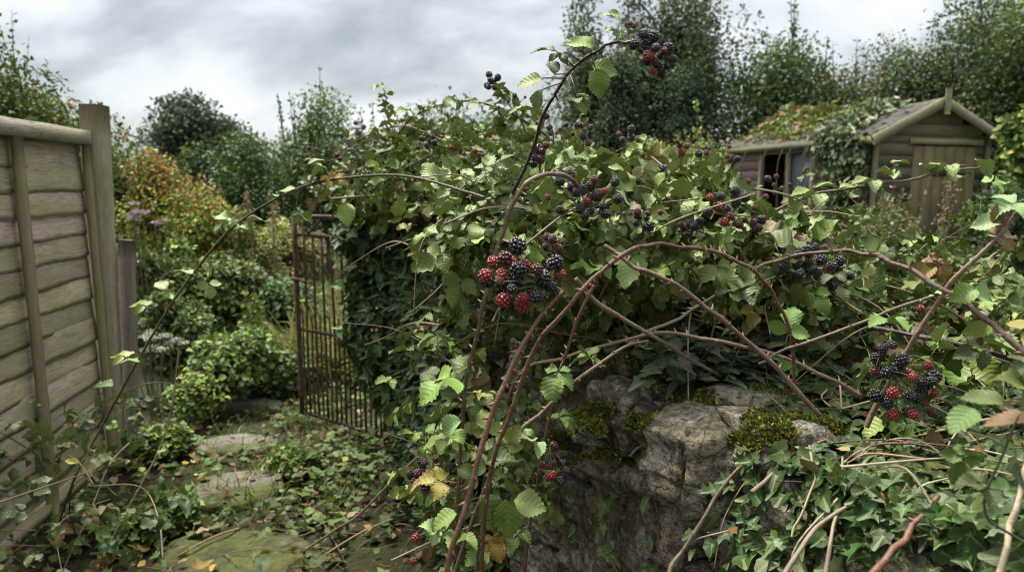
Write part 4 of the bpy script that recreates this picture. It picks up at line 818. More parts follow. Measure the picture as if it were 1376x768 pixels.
B = Batch(); n = 800; p = np.c_[rng.uniform(-2.0, .2, n), rng.uniform(2.0, 5.8, n), np.zeros(n)]; s, d = wsd(p); p = p[(d < .0) & (~on_slab(p) | (rng.random(n) < .45))]; k = len(p); p[:, 2] = np.array([gz(a, b) for a, b in p[:, :2]]) + rng.uniform(.012, .06, k)
B.mix(LF, p, frames(nrm(rvec(k) * [1, 1, .25]), nrm(UP + rvec(k) * .5)), rng.uniform(.03, .075, k), pal((.15, .085, .04), k, .35, [((.30, .21, .05), .16), ((.26, .20, .12), .22), ((.06, .035, .022), .25)])); 
k = 500; p2 = IVT[rng.integers(0, len(IVT), k)] + UP * .01; B.mix(LF, p2[:70], frames(rvec(70), nrm(UP + rvec(70) * .6)), rng.uniform(.02, .05, 70), pal((.17, .10, .055), 70, .3))
tag(B.build('fallen_leaves', M['litter']), 'brown and yellow fallen leaves lying on the path and ivy', 'leaves', kind='stuff')
B = Batch(); k = 320; a = np.c_[rng.uniform(-1.5, .15, k), rng.uniform(2.1, 4.4, k), np.zeros(k)]; s, d = wsd(a); a = a[d < -.02]
for q in a:
    th = rng.uniform(0, 6.28); L = rng.uniform(.05, .2); q[2] = gz(q[0], q[1]) + rng.uniform(.01, .05); e = q + [math.cos(th) * L, math.sin(th) * L, rng.uniform(-.01, .03)]; tubes(B, [q, (q + e) / 2 + rvec(1)[0] * .01, e], .0022, .0012, pal((.20, .15, .09), 1, .35)[0], 4, 3)
tag(B.build('twig_litter', M['bark']), 'fine broken twigs scattered over the ground below the wall', 'twigs', kind='stuff')
# ------------------------------------------------------------------ leaf, berry and stem meshes shared by the brambles
LEAFM = {}
def leafmesh(kind, i):
    key = (kind, i)
    if key not in LEAFM:
        base = {'g': C_BR, 'l': C_BRL, 'd': C_BRD, 'p': C_PALE, 'y': C_YEL, 'b': C_BRN}[kind]; tm = BR_HI[i % 7]; B = Batch()
        col = np.tile(pal(base, 1, .12)[0], (len(tm['v']), 1)); B.add(tm['v'], tm['t'], np.c_[tm['uv'], np.full(len(tm['v']), .99 if kind in 'b' else (rng.uniform(.90, .95) if kind in 'y' else rng.uniform(0, .9)))], col)
        LEAFM[key] = B.mesh('leaf', M['bramble'])
    return LEAFM[key]
def single(kind, i):
    key = ('s', kind, i)
    if key not in LEAFM:
        base = {'g': C_BR, 'l': C_BRL, 'd': C_BRD, 'p': C_PALE, 'y': C_YEL, 'b': C_BRN}[kind]; tm = LFBIG[i % 5]; B = Batch()
        B.add(tm['v'], tm['t'], np.c_[tm['uv'], np.full(len(tm['v']), .97 if kind == 'b' else (.9 if kind in 'y' else .3))], np.tile(pal(base, 1, .12)[0], (len(tm['v']), 1))); LEAFM[key] = B.mesh('leaf', M['bramble'])
    return LEAFM[key]
def mat4(R, s, p):
    m = np.eye(4); m[:3, :3] = np.asarray(R) * s; m[:3, 3] = p; return Matrix(m.tolist())
def pick(): return rng.choice(list('ggglldpyb'), p=[.17, .17, .15, .16, .14, .11, .07, .02, .01])
def put_leaf(root, pos, ax, nn, size, kind=None, sing=False):
    kind = kind or pick(); me = (single if sing else leafmesh)(kind, int(rng.integers(0, 7))); link('leaf', me, root, mat4(frames(np.array(ax)[None], np.array(nn)[None])[0], size, pos))
def ico(sub):
    import bmesh
    bm = bmesh.new(); bmesh.ops.create_icosphere(bm, subdivisions=sub, radius=1); bm.verts.ensure_lookup_table()
    v = np.array([x.co[:] for x in bm.verts]); t = np.array([[q.index for q in f.verts] for f in bm.faces]); bm.free(); return v, t
I2 = ico(2); I1 = ico(1)
def berry_mesh(mat, seed, nd=34, dr=.27, elong=1.12, hi=True):
    r = np.random.default_rng(seed); sv, st = I2 if hi else I1; V = []; T = []; n = 0
    core, ct = ico(2); V.append(core * [.40, .40, .40 * elong]); T.append(ct); n = len(core)
    for i in range(nd):
        z = 1 - 2 * (i + .5) / nd
        if z > .93: continue
        a = i * 2.39996 + seed; rr = math.sqrt(1 - z * z); c = np.array([rr * math.cos(a) * .40, rr * math.sin(a) * .40, z * .40 * elong]) + r.normal(0, .012, 3); s = dr * .5 * r.uniform(.85, 1.12)
        V.append(sv * s + c); T.append(st + n); n += len(sv)
    return mesh_np('berry', np.concatenate(V), np.concatenate(T), mats=(mat,))
BER = {k: [berry_mesh(M[m], s + 3 * j, nd, dr, el) for s in range(3)] for j, (k, m, nd, dr, el) in enumerate((('k', 'b_black', 36, .25, 1.12), ('m', 'b_maroon', 34, .25, 1.05), ('r', 'b_red', 34, .25, 1.05), ('d', 'b_dry', 28, .24, .9)))}
def star(B, c, ax, s, col):
    f = frames(np.cross(ax, [.3, .5, .8])[None], ax[None])[0]
    for i in range(5):
        a = i * 1.2566; R = f @ rotz(a); B.inst(TREE[0], c[None], (R @ rotx(.35))[None], s, np.array([col]))
def cluster(root, c, n, rad, pull, mix, size, seed=None, origin=None):
    """berry cluster: a mesh of stalks and sepals, each berry its own sub-part; rad = (x,y,z) half sizes, pull = where the stalks come from"""
    c = np.array(c, float); org = c + np.array(pull) if origin is None else np.array(origin); pts = []; tries = 0; szs = []
    while len(pts) < n and tries < 4000:
        tries += 1; q = c + rvec(1)[0] * np.array(rad) * 1.08 * rng.random() ** .4; s = size * rng.uniform(.62, 1.08)
        if all(np.linalg.norm(q - w) > .43 * (s + z) for w, z in zip(pts, szs)): pts.append(q); szs.append(s)
    B = Batch(); stem = (.13, .12, .06); mid = org * .45 + c * .55; tubes(B, [org, (org + mid) / 2 + rvec(1)[0] * .004, mid], size * .10, size * .07, stem, 5, 4)
    kinds = rng.choice(list(mix[0]), len(pts), p=np.array(mix[1]) / sum(mix[1])); ax_ = []
    for q, s in zip(pts, szs):
        j = org + (mid - org) * rng.uniform(.3, 1.0); a = nrm(q - j); e = q - a * s * .50; tubes(B, [j, (j + e) / 2 + UP * .12 * np.linalg.norm(e - j) * .5, e], size * .05, size * .04, stem, 4, 4); ax_.append(a); star(B, e + a * s * .06, a, s * .55, (.16, .15, .08))
    o = B.build('berry_cluster', M['weed'], root)
    for q, s, kd, a in zip(pts, szs, kinds, ax_):
        if kd == 'd' or (kd != 'k' and rng.random() < .5): s *= .8
        link('berry', BER[kd][int(rng.integers(3))], o, mat4(frames(nrm(np.cross(a, rvec(1)[0]))[None], -a[None])[0] @ rotz(rng.uniform(0, 6)), s, q))
    return o
KR = ('kmrd', (.62, .2, .13, .05)); KD = ('kmd', (.6, .22, .18)); RD = ('kmrd', (.25, .4, .2, .15)); DD = ('kmd', (.2, .3, .5))

# ------------------------------------------------------------------ traced bramble canes
CC = {'red': (.125, .056, .036), 'purple': (.092, .050, .036), 'brown': (.14, .094, .058), 'pale': (.27, .215, .145), 'dead': (.19, .145, .095), 'green': (.075, .07, .035), 'dark': (.03, .022, .02)}
def cane(label, color, r0, r1, pts, leaves=0, lsz=.055, lr=(0.05, .95), thorn=.018, cat='bramble cane', name='bramble_cane', group='arching bramble canes', lk=None, extra=None, root_to=None, jit=.0026):
    P3 = [P(*q) for q in pts]
    if root_to is not None: P3 = [np.array(root_to, float)] + P3
    c = catmull(P3, 14); nodes = rng.normal(0, jit * .55, (len(c) // 7 + 2, 3)); xi = np.arange(len(c)) / 7.0; c = c + np.stack([np.interp(xi, np.arange(len(nodes)), nodes[:, a]) for a in range(3)], 1); ln = np.concatenate([[0], np.cumsum(np.linalg.norm(np.diff(c, axis=0), axis=1))]); L = ln[-1]; f = ln / L
    rad = (r0 + (r1 - r0) * f) * (1 + .06 * np.sin(ln * 90)) ; base = thing(name, label, cat, c[0], group)
    B = Batch(); v, t, l = tube(c, rad, 10); v = v.reshape(-1, 10, 3); v[:, 1::2] = c[:, None] + (v[:, 1::2] - c[:, None]) * .80; v = v.reshape(-1, 3); col = np.repeat(np.array(CC[color]) * np.exp(np.array([mnoise.noise(Vector((x * 6, 3.3, len(pts)))) for x in ln])[:, None] * .45), 10, 0); B.add(v, t, l, col)
    tg = nrm(np.gradient(c, axis=0))
    if thorn:
        for x in np.arange(.02, L, thorn):
            i = min(int(np.searchsorted(ln, x + rng.normal(0, thorn * .3))), len(c) - 1); o = nrm(np.cross(tg[i], rvec(1)[0])); h = rad[i] * 1.25 + .0042; b = c[i] + o * rad[i] * .8; w = rad[i] * .42 + .0006
            tip = b + o * h - tg[i] * h * .6; x1 = tg[i] * w * 1.4; x2 = np.cross(tg[i], o) * w * .6
            B.add(np.array([b + x1, b + x2, b - x1, b - x2, tip]), [[0, 1, 4], [1, 2, 4], [2, 3, 4], [3, 0, 4]], np.zeros((5, 3)), np.array(CC[color]) * 1.7)
    B.build('stem', M['stem'], base); sg = 1
    for k in range(leaves):
        x = L * (lr[0] + (lr[1] - lr[0]) * (k + rng.uniform(.2, .8)) / leaves); i = min(int(np.searchsorted(ln, x)), len(c) - 1); sg = -sg
        side = nrm(np.cross(tg[i], UP)) * sg; ax = nrm(side * rng.uniform(.3, 1) + tg[i] * rng.uniform(.1, .6) + UP * rng.uniform(-.25, .45) + rvec(1)[0] * .25); put_leaf(base, c[i], ax, nrm(UP + rvec(1)[0] * .45 - FWD * .25), lsz * rng.uniform(.75, 1.2), rng.choice(list(lk)) if lk else None)
    if extra: extra(base, c, ln)
    return base
def img_leaf(root, px, py, Y, ang, size, kind='g', face=.35, depth=0.0, roll=0.0, sing=True):
    """a clear single leaf: ang = direction in degrees from image right, face = how far it turns to the viewer"""
    a = math.radians(ang); ax = RIGHT * math.cos(a) + UPV * math.sin(a) + FWD * depth; nn = UP * (1 - face) - FWD * face + RIGHT * roll; sing = sing and rng.random() < .6; put_leaf(root, P(px, py, Y) - (0 if sing else 1) * ax * size * .4, ax, nn, size * (1 if sing else .78), kind, sing)

WB_ = lambda s, d, h: wp(s, d, h)
def e(root, c, ln):
    cluster(root, P(702, 374, .90), 31, (.054, .030, .041), (.02, .01, .02), ('kmrd', (.54, .13, .28, .05)), .0218, origin=P(757, 392, .9)); cluster(root, P(751, 322, .98), 5, (.02, .02, .02), (0, .02, -.03), ('md', (.7, .3)), .016)
cane('stout reddish cane rising from the bottom edge to the largest berry cluster', 'red', .0054, .0034, [(601, 768, .80), (628, 668, .82), (657, 567, .84), (677, 516, .85), (713, 446, .88), (757, 391, .90)], 0, root_to=(-.02, .72, 0), extra=e)
cane('dark red cane making the big central arch over the mossy wall', 'red', .0043, .0028, [(650, 700, 1.06), (668, 600, 1.02), (690, 545, .995), (718, 470, .96), (748, 430, .95), (780, 393, .95), (811, 362, .96), (855, 334, .98), (888, 329, 1.0), (935, 333, 1.03), (974, 342, 1.06), (1010, 362, 1.09), (1036, 388, 1.12), (1054, 424, 1.14), (1065, 459, 1.16), (1067, 520, 1.18)], 0, root_to=(-.06, 1.1, 0), thorn=.014)
cane('straight purple brown cane crossing below the arch down to the ivy', 'purple', .0036, .0042, [(815, 330, 1.12), (850, 357, 1.10), (890, 373, 1.08), (930, 397, 1.07), (965, 426, 1.06), (1001, 457, 1.05), (1036, 487, 1.04), (1067, 521, 1.03), (1103, 556, 1.02)], 0, thorn=.015)
cane('nearly level brown cane running across the wall top below the arch', 'brown', .0037, .0037, [(700, 500, 1.35), (757, 481, 1.32), (811, 464, 1.30), (886, 448, 1.27), (939, 453, 1.25), (1001, 466, 1.22), (1045, 477, 1.20), (1100, 501, 1.17), (1156, 529, 1.14)], 0, root_to=(-.1, 1.6, .4), thorn=.02)
cane('split grey dead cane lying slanted under the arch', 'dead', .0042, .0034, [(775, 375, 1.18), (790, 395, 1.2), (828, 424, 1.23), (877, 450, 1.26), (921, 477, 1.3), (965, 503, 1.34)], 0, thorn=0)
cane('pale tan cane slanting up behind the arch to the berries beside it', 'pale', .0038, .0028, [(845, 462, 1.32), (872, 444, 1.31), (912, 426, 1.30), (948, 406, 1.29), (1010, 366, 1.26), (1045, 351, 1.25), (1085, 335, 1.25)], 0, thorn=.03, extra=lambda r, c, l: (cluster(r, P(1085, 350, 1.22), 19, (.062, .03, .030), (0, .02, -.03), KR, .020), cluster(r, P(1120, 375, 1.26), 9, (.03, .02, .035), (-.02, .02, .03), KD, .018)))
cane('thin brown cane slanting from the wall face up to the level cane', 'brown', .0036, .0032, [(660, 640, 1.12), (705, 574, 1.14), (743, 536, 1.16), (788, 501, 1.18), (840, 467, 1.22), (872, 458, 1.25)], 3, .05, root_to=(-.25, 1.2, .3), thorn=.018)
cane('slender red brown cane hanging nearly upright in front of the bare stones', 'red', .0034, .0026, [(800, 385, 1.18), (788, 401, 1.18), (763, 466, 1.20), (750, 511, 1.21), (733, 582, 1.23), (720, 660, 1.25), (704, 770, 1.28)], 5, .05, (.2, .9), extra=lambda r, c, l: cluster(r, P(746, 625, 1.20), 13, (.030, .022, .033), (-.012, .01, .045), RD, .017), thorn=.016)
cane('grey brown cane bending over at its top and dropping straight down', 'brown', .0040, .0036, [(785, 262, 1.22), (768, 243, 1.18), (745, 232, 1.14), (722, 238, 1.11), (706, 248, 1.10), (686, 279, 1.10), (670, 334, 1.11), (655, 385, 1.13), (641, 440, 1.15), (626, 520, 1.18), (619, 607, 1.22), (612, 700, 1.25)], 5, .055, (.55, .95), root_to=None, thorn=.022)
def e(root, c, ln):
    for px, py, a, k, s in ((372, 262, 20, 'p', .042), (398, 282, -35, 'g', .045), (372, 258, 10, 'l', .05), (310, 298, 165, 'p', .06), (322, 300, 20, 'p', .05), (280, 378, -80, 'p', .045), (198, 412, 165, 'l', .05), (232, 402, 170, 'p', .045), (225, 388, 150, 'p', .04), (262, 368, 165, 'p', .05), (438, 225, 200, 'l', .06), (440, 236, -20, 'y', .05), (465, 272, -85, 'l', .055), (408, 225, 30, 'g', .05), (190, 485, 175, 'l', .05), (170, 480, 165, 'p', .05), (150, 520, 170, 'd', .06)):
        dd = np.array([np.dot(q - EYE, RIGHT) / np.dot(q - EYE, FWD) * F + 688 for q in c]); i = int(np.argmin(abs(dd - px))); Y = c[i][1]; img_leaf(root, px, py, Y, a, s * Y / 1.5, k, rng.uniform(.05, .5), rng.uniform(-.3, .3)); b = c[max(0, min(len(c) - 1, i + 1))]; Bp = Batch(); tubes(Bp, [b, (b + P(px, py, Y)) / 2, P(px, py, Y)], .0014, .001, (.11, .11, .05), 4, 3); Bp.build('leaf_stalk', M['stem'], root)
cane('long thin cane arching left in front of the gate down to the fence foot', 'green', .0052, .0026, [(107, 629, 2.35), (150, 549, 2.25), (200, 459, 2.1), (245, 386, 1.98), (310, 308, 1.8), (370, 267, 1.68), (430, 244, 1.58), (500, 236, 1.5), (560, 239, 1.42), (620, 255, 1.36), (650, 266, 1.33)], 0, root_to=G(75, 720), thorn=.04, extra=e)
cane('second thin cane climbing from the path edge beside the short post', 'dead', .0048, .0026, [(128, 768, 2.35), (185, 659, 2.5), (212, 608, 2.55), (232, 545, 2.6), (240, 470, 2.65)], 4, .04, (.3, .95), thorn=.05)
def e(root, c, ln):
    cluster(root, P(877, 70, 1.10), 19, (.031, .022, .028), (-.03, 0, .0), KR, .0165, origin=P(850, 60, 1.1)); cluster(root, P(845, 33, 1.12), 3, (.008, .008, .01), (.0, 0, -.03), DD, .012)
    for px, py, a, s, k in ((745, 67, 175, .042, 'd'), (762, 70, 200, .035, 'd'), (800, 62, 170, .05, 'l'), (835, 45, 150, .035, 'g'), (832, 28, 135, .035, 'l'), (728, 105, 190, .045, 'l'), (745, 100, 100, .03, 'd'), (730, 120, 240, .04, 'g'), (800, 92, -75, .05, 'l'), (795, 88, -10, .05, 'g'), (770, 130, -15, .05, 'd'), (775, 125, -60, .04, 'l'), (722, 150, 170, .05, 'g')):
        img_leaf(root, px, py, 1.13 + rng.normal(0, .03), a, s, k, rng.uniform(.1, .7), rng.uniform(-.3, .3)); Bp = Batch(); i = int(np.argmin(np.linalg.norm(c - P(px, py, 1.13), axis=1))); tubes(Bp, [c[i], P(px, py, 1.13)], .0013, .001, (.10, .10, .05), 4, 2); Bp.build('leaf_stalk', M['stem'], root)
cane('dark cane curving highest against the sky with berries at its tip', 'dark', .0038, .0022, [(690, 260, 1.32), (717, 194, 1.25), (728, 159, 1.22), (751, 119, 1.18), (777, 86, 1.15), (804, 69, 1.13), (830, 57, 1.11), (850, 58, 1.10), (875, 72, 1.10)], 0, thorn=.02, extra=e)
cane('long purple cane bowing from the arch berries down to the edge of the picture', 'purple', .0029, .0054, [(1040, 352, 1.12), (1096, 338, 1.08), (1138, 338, 1.05), (1179, 346, 1.02), (1217, 360, .99), (1250, 378, .96), (1292, 402, .93), (1334, 438, .90), (1376, 473, .87), (1450, 560, .82), (1520, 760, .8)], 0, thorn=.016)
def e(root, c, ln):
    B = Batch(); img_leaf(root, 1338, 305, .95, 60, .045, 'b', .7, .1); img_leaf(root, 1345, 300, .95, 175, .04, 'p', .4, .1); img_leaf(root, 1365, 272, .95, 200, .055, 'p', .35, .1); img_leaf(root, 1335, 320, .95, 20, .045, 'b', .5, .1); img_leaf(root, 1268, 352, 1.0, 205, .045, 'y', .5, .0); img_leaf(root, 1262, 350, 1.0, 230, .04, 'b', .5, .0)
    cluster(root, P(1221, 520, .98), 22, (.045, .025, .042), (-.03, .02, .03), ('kmrd', (.42, .26, .27, .05)), .0195); cluster(root, P(1188, 490, 1.02), 7, (.018, .02, .026), (.0, .02, .02), KD, .018); cluster(root, P(1196, 468, 1.0), 2, (.01, .01, .008), (.01, .02, .02), ('k', (1,)), .018)
cane('straight brown cane leaning right with a withered leaf at its tip', 'brown', .0045, .0032, [(1165, 575, 1.02), (1179, 542, 1.02), (1208, 492, 1.01), (1233, 450, 1.0), (1267, 396, .98), (1283, 375, .97), (1346, 312, .95), (1366, 285, .95)], 0, thorn=.03, extra=e)
cane('thin tan cane slanting behind the straight brown one', 'dead', .0026, .0022, [(1020, 490, 1.16), (1037, 477, 1.15), (1083, 460, 1.13), (1167, 429, 1.10), (1208, 412, 1.08), (1254, 398, 1.06)], 2, .045, thorn=.03)
cane('dark cane lying level among the bright leaves beside the bowing cane', 'dark', .004, .005, [(1170, 440, 1.2), (1217, 448, 1.16), (1271, 458, 1.12), (1325, 471, 1.08), (1376, 486, 1.04), (1440, 505, 1.0)], 3, .05, thorn=.02)
def e(root, c, ln):
    for px, py, a, s, k in ((1105, 262, 170, .07, 'p'), (1125, 252, 160, .05, 'l'), (1128, 255, 20, .05, 'l'), (1180, 243, 175, .055, 'p'), (1205, 232, 175, .05, 'p'), (1222, 220, 165, .045, 'p'), (1235, 222, -10, .055, 'p'), (1282, 222, 180, .06, 'p'), (1310, 215, -25, .06, 'p'), (1300, 240, 170, .06, 'l'), (1330, 245, 10, .06, 'l'), (1180, 250, -60, .045, 'g')): img_leaf(root, px, py, 1.55, a, s, k, rng.uniform(.0, .35), rng.uniform(-.2, .2))
cane('thin cane with a row of pale leaves in front of the shed door', 'brown', .0042, .0026, [(1020, 300, 1.62), (1073, 268, 1.6), (1130, 254, 1.58), (1188, 246, 1.56), (1228, 241, 1.55), (1259, 231, 1.55), (1315, 226, 1.54)], 0, thorn=.03, extra=e)
cane('pale dry cane sloping from the path twigs up to the hanging leaves', 'dead', .0044, .003, [(440, 717, 2.2), (475, 696, 2.1), (541, 632, 1.85), (581, 597, 1.7), (619, 559, 1.55)], 0, thorn=.05, root_to=G(400, 745), extra=lambda r, c, l: (cluster(r, P(570, 633, 1.35), 12, (.032, .022, .036), (.03, .01, .01), ('kmr', (.5, .25, .25)), .020), cluster(r, P(602, 648, 1.37), 3, (.012, .01, .014), (-.02, 0, .02), KD, .019), cluster(r, P(558, 722, 1.3), 1, (.004, .004, .004), (.02, 0, .01), ('r', (1,)), .023), cluster(r, P(550, 752, 1.3), 2, (.01, .004, .01), (.02, 0, .01), ('rd', (.5, .5)), .019)))
cane('forked grey twig sticking out left from the ivy over the gate', 'pale', .0035, .002, [(600, 352, 2.2), (565, 335, 2.25), (530, 325, 2.3), (470, 355, 2.4)], 0, thorn=0, group=None, name='dead_twig', cat='twig')
cane('thin grey twig slanting down from the hanging brambles through the ivy', 'pale', .003, .0022, [(618, 340, 1.9), (600, 375, 1.95), (570, 405, 2.0), (550, 420, 2.05)], 0, thorn=0, group=None, name='dead_twig', cat='twig')
cane('bare twig reaching left across the gate bars from the wall ivy', 'dead', .0034, .0018, [(590, 436, 2.1), (555, 434, 2.15), (520, 452, 2.25), (490, 464, 2.4)], 0, thorn=0, group=None, name='dead_twig', cat='twig')
def e(root, c, ln):
    cluster(root, P(665, 108, 2.3), 9, (.032, .03, .032), (.02, 0, -.10), ('k', (1,)), .022, origin=c[-1])
cane('small upright sprig of black berries poking into the sky', 'green', .004, .002, [(712, 190, 2.3), (698, 160, 2.3), (682, 138, 2.3), (668, 118, 2.3)], 5, .05, (.2, .8), thorn=.03, extra=e)
cane('thin leafy cane arching low over the crest of the bush against the sky', 'dark', .0042, .0024, [(735, 182, 2.3), (710, 166, 2.3), (679, 148, 2.32), (634, 136, 2.35), (592, 141, 2.4), (555, 158, 2.45), (535, 180, 2.5)], 13, .055, thorn=.035)
cane('slender sprig with tiny leaves standing up at the crest of the bush', 'green', .003, .0016, [(545, 215, 2.8), (528, 175, 2.8), (520, 140, 2.8), (513, 112, 2.8)], 9, .05, (.15, 1.0), thorn=.04)
cane('thin bare brown cane drooping over the left shoulder of the bush', 'brown', .0036, .002, [(600, 190, 2.6), (540, 170, 2.65), (480, 190, 2.7), (440, 225, 2.75), (428, 262, 2.8)], 8, .05, thorn=.035)
# dead sticks on the ivy
GSX = 'dead sticks lying on the ivy'
kw = dict(thorn=0, group=GSX, name='dead_stick', cat='stick', jit=.004)
cane('longest pale dead stick forming a shallow bend over the ivy', 'pale', .0034, .0022, [(1050, 790, .80), (1057, 767, .81), (1073, 737, .83), (1129, 688, .88), (1174, 667, .91), (1220, 652, .93)], **kw)
cane('upright pale dead stick crossing the bent one', 'pale', .0030, .0020, [(1110, 770, .83), (1122, 709, .88), (1132, 657, .93), (1134, 612, .98)], **kw)
cane('short stout red brown stick pointing up out of the ivy', 'red', .0046, .0034, [(1165, 785, .74), (1174, 767, .75), (1202, 737, .77), (1230, 706, .79), (1261, 664, .82)], **{**kw, 'thorn': .03})
cane('grey stick standing at the very edge of the picture', 'pale', .0040, .0030, [(1335, 800, .66), (1344, 767, .67), (1363, 709, .70), (1372, 664, .72), (1385, 600, .75)], **kw)
cane('tan forked stick running up the front of the pale top stone', 'dead', .0038, .0024, [(895, 775, 1.04), (900, 759, 1.05), (932, 720, 1.06), (962, 671, 1.07), (985, 635, 1.08), (1039, 592, 1.10), (1068, 574, 1.12)], **kw)
cane('crooked tan stick lying between the forked one and the upright one', 'dead', .0036, .0024, [(1010, 660, 1.0), (1045, 632, 1.03), (1070, 608, 1.06), (1117, 587, 1.08)], **kw)
cane('mossy twig lying across the yellow green moss of the top stones', 'dead', .0034, .002, [(846, 612, 1.33), (868, 592, 1.34), (902, 567, 1.37), (932, 550, 1.40), (968, 530, 1.42)], **kw)
cane('thin dead stem dropping from the tan forked stick', 'pale', .0024, .0016, [(1088, 600, 1.0), (1092, 640, .96), (1078, 690, .92), (1060, 720, .90)], **kw)
for i, (a, b, lb) in enumerate(((G(545, 700), G(430, 765), 'straight dry stick lying across the near end of the path'), (G(335, 716), G(240, 762), 'long tan stick lying beside the nearest paving stone'), (G(372, 618), G(393, 655), 'short straw coloured twig lying on moss beside the grey paving stone'),
                                (G(420, 690), G(462, 765), 'thin dark twig leaning among fallen leaves right of the path'), (G(250, 470) + UP * .25, G(230, 560), 'rusty dead dock stalk leaning at the path side'), (G(95, 683), G(138, 704), 'broken straw stem lying in weeds at the fence foot'))):
    root = thing('fallen_stick', lb, 'stick', a, 'sticks fallen on the path'); B = Batch(); a = a + UP * .035; b = b + UP * .05; tubes(B, [a, (a + b) / 2 + rvec(1)[0] * .02, b], .006, .0035, (.27, .19, .10) if i != 3 else (.1, .07, .05), 6, 6); B.build('stem', M['bark'], root)

# ------------------------------------------------------------------ bramble bushes (the mass behind the canes)
STM = {}
for kd in ('dead', 'green', 'red', 'pale'):
    for i in range(3):
        B = Batch(); r = np.random.default_rng(i + 5); c = catmull([[0, 0, 0], [r.uniform(-.1, .1), .35, .12], [r.uniform(-.15, .15), .7, .14], [r.uniform(-.2, .2), 1.0, -.08]], 8); v, t, l = tube(c, np.linspace(.0062, .003, len(c)), 6); B.add(v, t, l, np.array(CC[kd])); STM[kd, i] = B.mesh('stem', M['stem'])
GB = 'bramble bushes on and beside the wall'
def bush(label, ells, n, lsz=.05, nst_=26, base=C_BR, alts=BR_ALTS, stems=('dead', 'dead', 'green', 'red', 'pale'), slen=.4, clusters=(), tms=BR_MD, front=None, ncl=0, up=.7, nsh=0, shl=.22):
    C = np.array([q[0] for q in ells]); root = thing('bramble_bush', label, 'bramble', (C[:, 0].mean(), C[:, 1].mean(), 0), GB); B = Batch()
    p, nn = mound_pts(ells, n, .55, 1.08)
    if front: m = front(p); p = p[m]; nn = nn[m]
    hole = np.array([mnoise.noise(Vector(q * 6.5)) for q in p]); m = (hole < .12) | (rng.random(len(p)) < .22); p = p[m]; nn = nn[m]
    k = len(p); ax = nrm(nn * .55 + rvec(k) * .75 - UP * .22); B.mix(tms, p - ax * lsz * .4, frames(ax, nrm(UP * up + nn * .40 + rvec(k) * .62)), lsz * rng.uniform(.6, 1.2, k), pal(base, k, .22, alts)); B.build('foliage', M['bramble'], root)
    for i in range(nst_):
        a = p[rng.integers(k)]; d = nrm(rvec(1)[0] * [1, 1, .6] + UP * .15); L = slen * rng.uniform(.5, 1.4); kd = stems[rng.integers(len(stems))]
        if max((a - d * L * .5)[2], (a + d * L * .5)[2]) > np.quantile(p[:, 2], .97): continue
        link('stem', STM[kd, int(rng.integers(3))], root, mat4(frames(d[None], nrm(UP + rvec(1)[0] * .8)[None])[0] @ np.diag([1, 1, 1]), L, a - d * L * .5))
    ztop = np.quantile(p[:, 2], .8); tops = p[p[:, 2] > ztop]
    for i in range(nsh):
        a = tops[rng.integers(len(tops))]; d = nrm(UP * rng.uniform(.4, 1.1) + rvec(1)[0] * [1, .6, .2] * .9); L = shl * rng.uniform(.5, 1.2); st = link('stem', STM[('green', 'red')[i % 2], int(rng.integers(3))], root, mat4(frames(d[None], nrm(rvec(1)[0] + UP * .3)[None])[0], L, a - d * L * .25))
        for j in range(int(rng.integers(3, 7))):
            t = rng.uniform(.35, 1.0); link('leaf', leafmesh(pick(), int(rng.integers(7))), st, mat4(frames(rvec(1), nrm(rvec(1) * .7 + [0, .2, .9]))[0], lsz / L * rng.uniform(.5, .85), np.array([0, t, .12 * math.sin(t * 3)])))
    for q in clusters: cluster(root, P(*q[0]), q[1], q[2], q[3], q[4], q[5])
    return root
E = lambda px, py, Y, a, b, c: (P(px, py, Y), np.array([a, b, c]))
sm = (.03, .025, .025); dn = (0, .02, -.04)
bush('bramble bush spilling over the top of the ivy covered pier', [E(560, 258, 3.1, .40, .4, .14), E(640, 232, 2.7, .40, .4, .14), E(525, 250, 3.3, .22, .35, .13), E(690, 245, 2.5, .3, .35, .12)], 2500, .052, 40, nsh=22, shl=.17, slen=.42, stems=('dead', 'green', 'green'),
     clusters=[((581, 188, 2.4), 9, (.06, .03, .04), dn, RD, .026), ((641, 209, 2.1), 6, (.04, .03, .03), dn, RD, .024), ((432, 208, 2.6), 8, (.07, .03, .04), dn, DD, .026), ((568, 262, 2.3), 4, (.03, .03, .02), dn, DD, .02), ((478, 178, 3.0), 5, (.04, .03, .04), dn, DD, .026), ((500, 205, 2.8), 5, (.05, .03, .04), dn, DD, .026), ((690, 135, 2.3), 4, (.05, .03, .02), dn, DD, .018)])
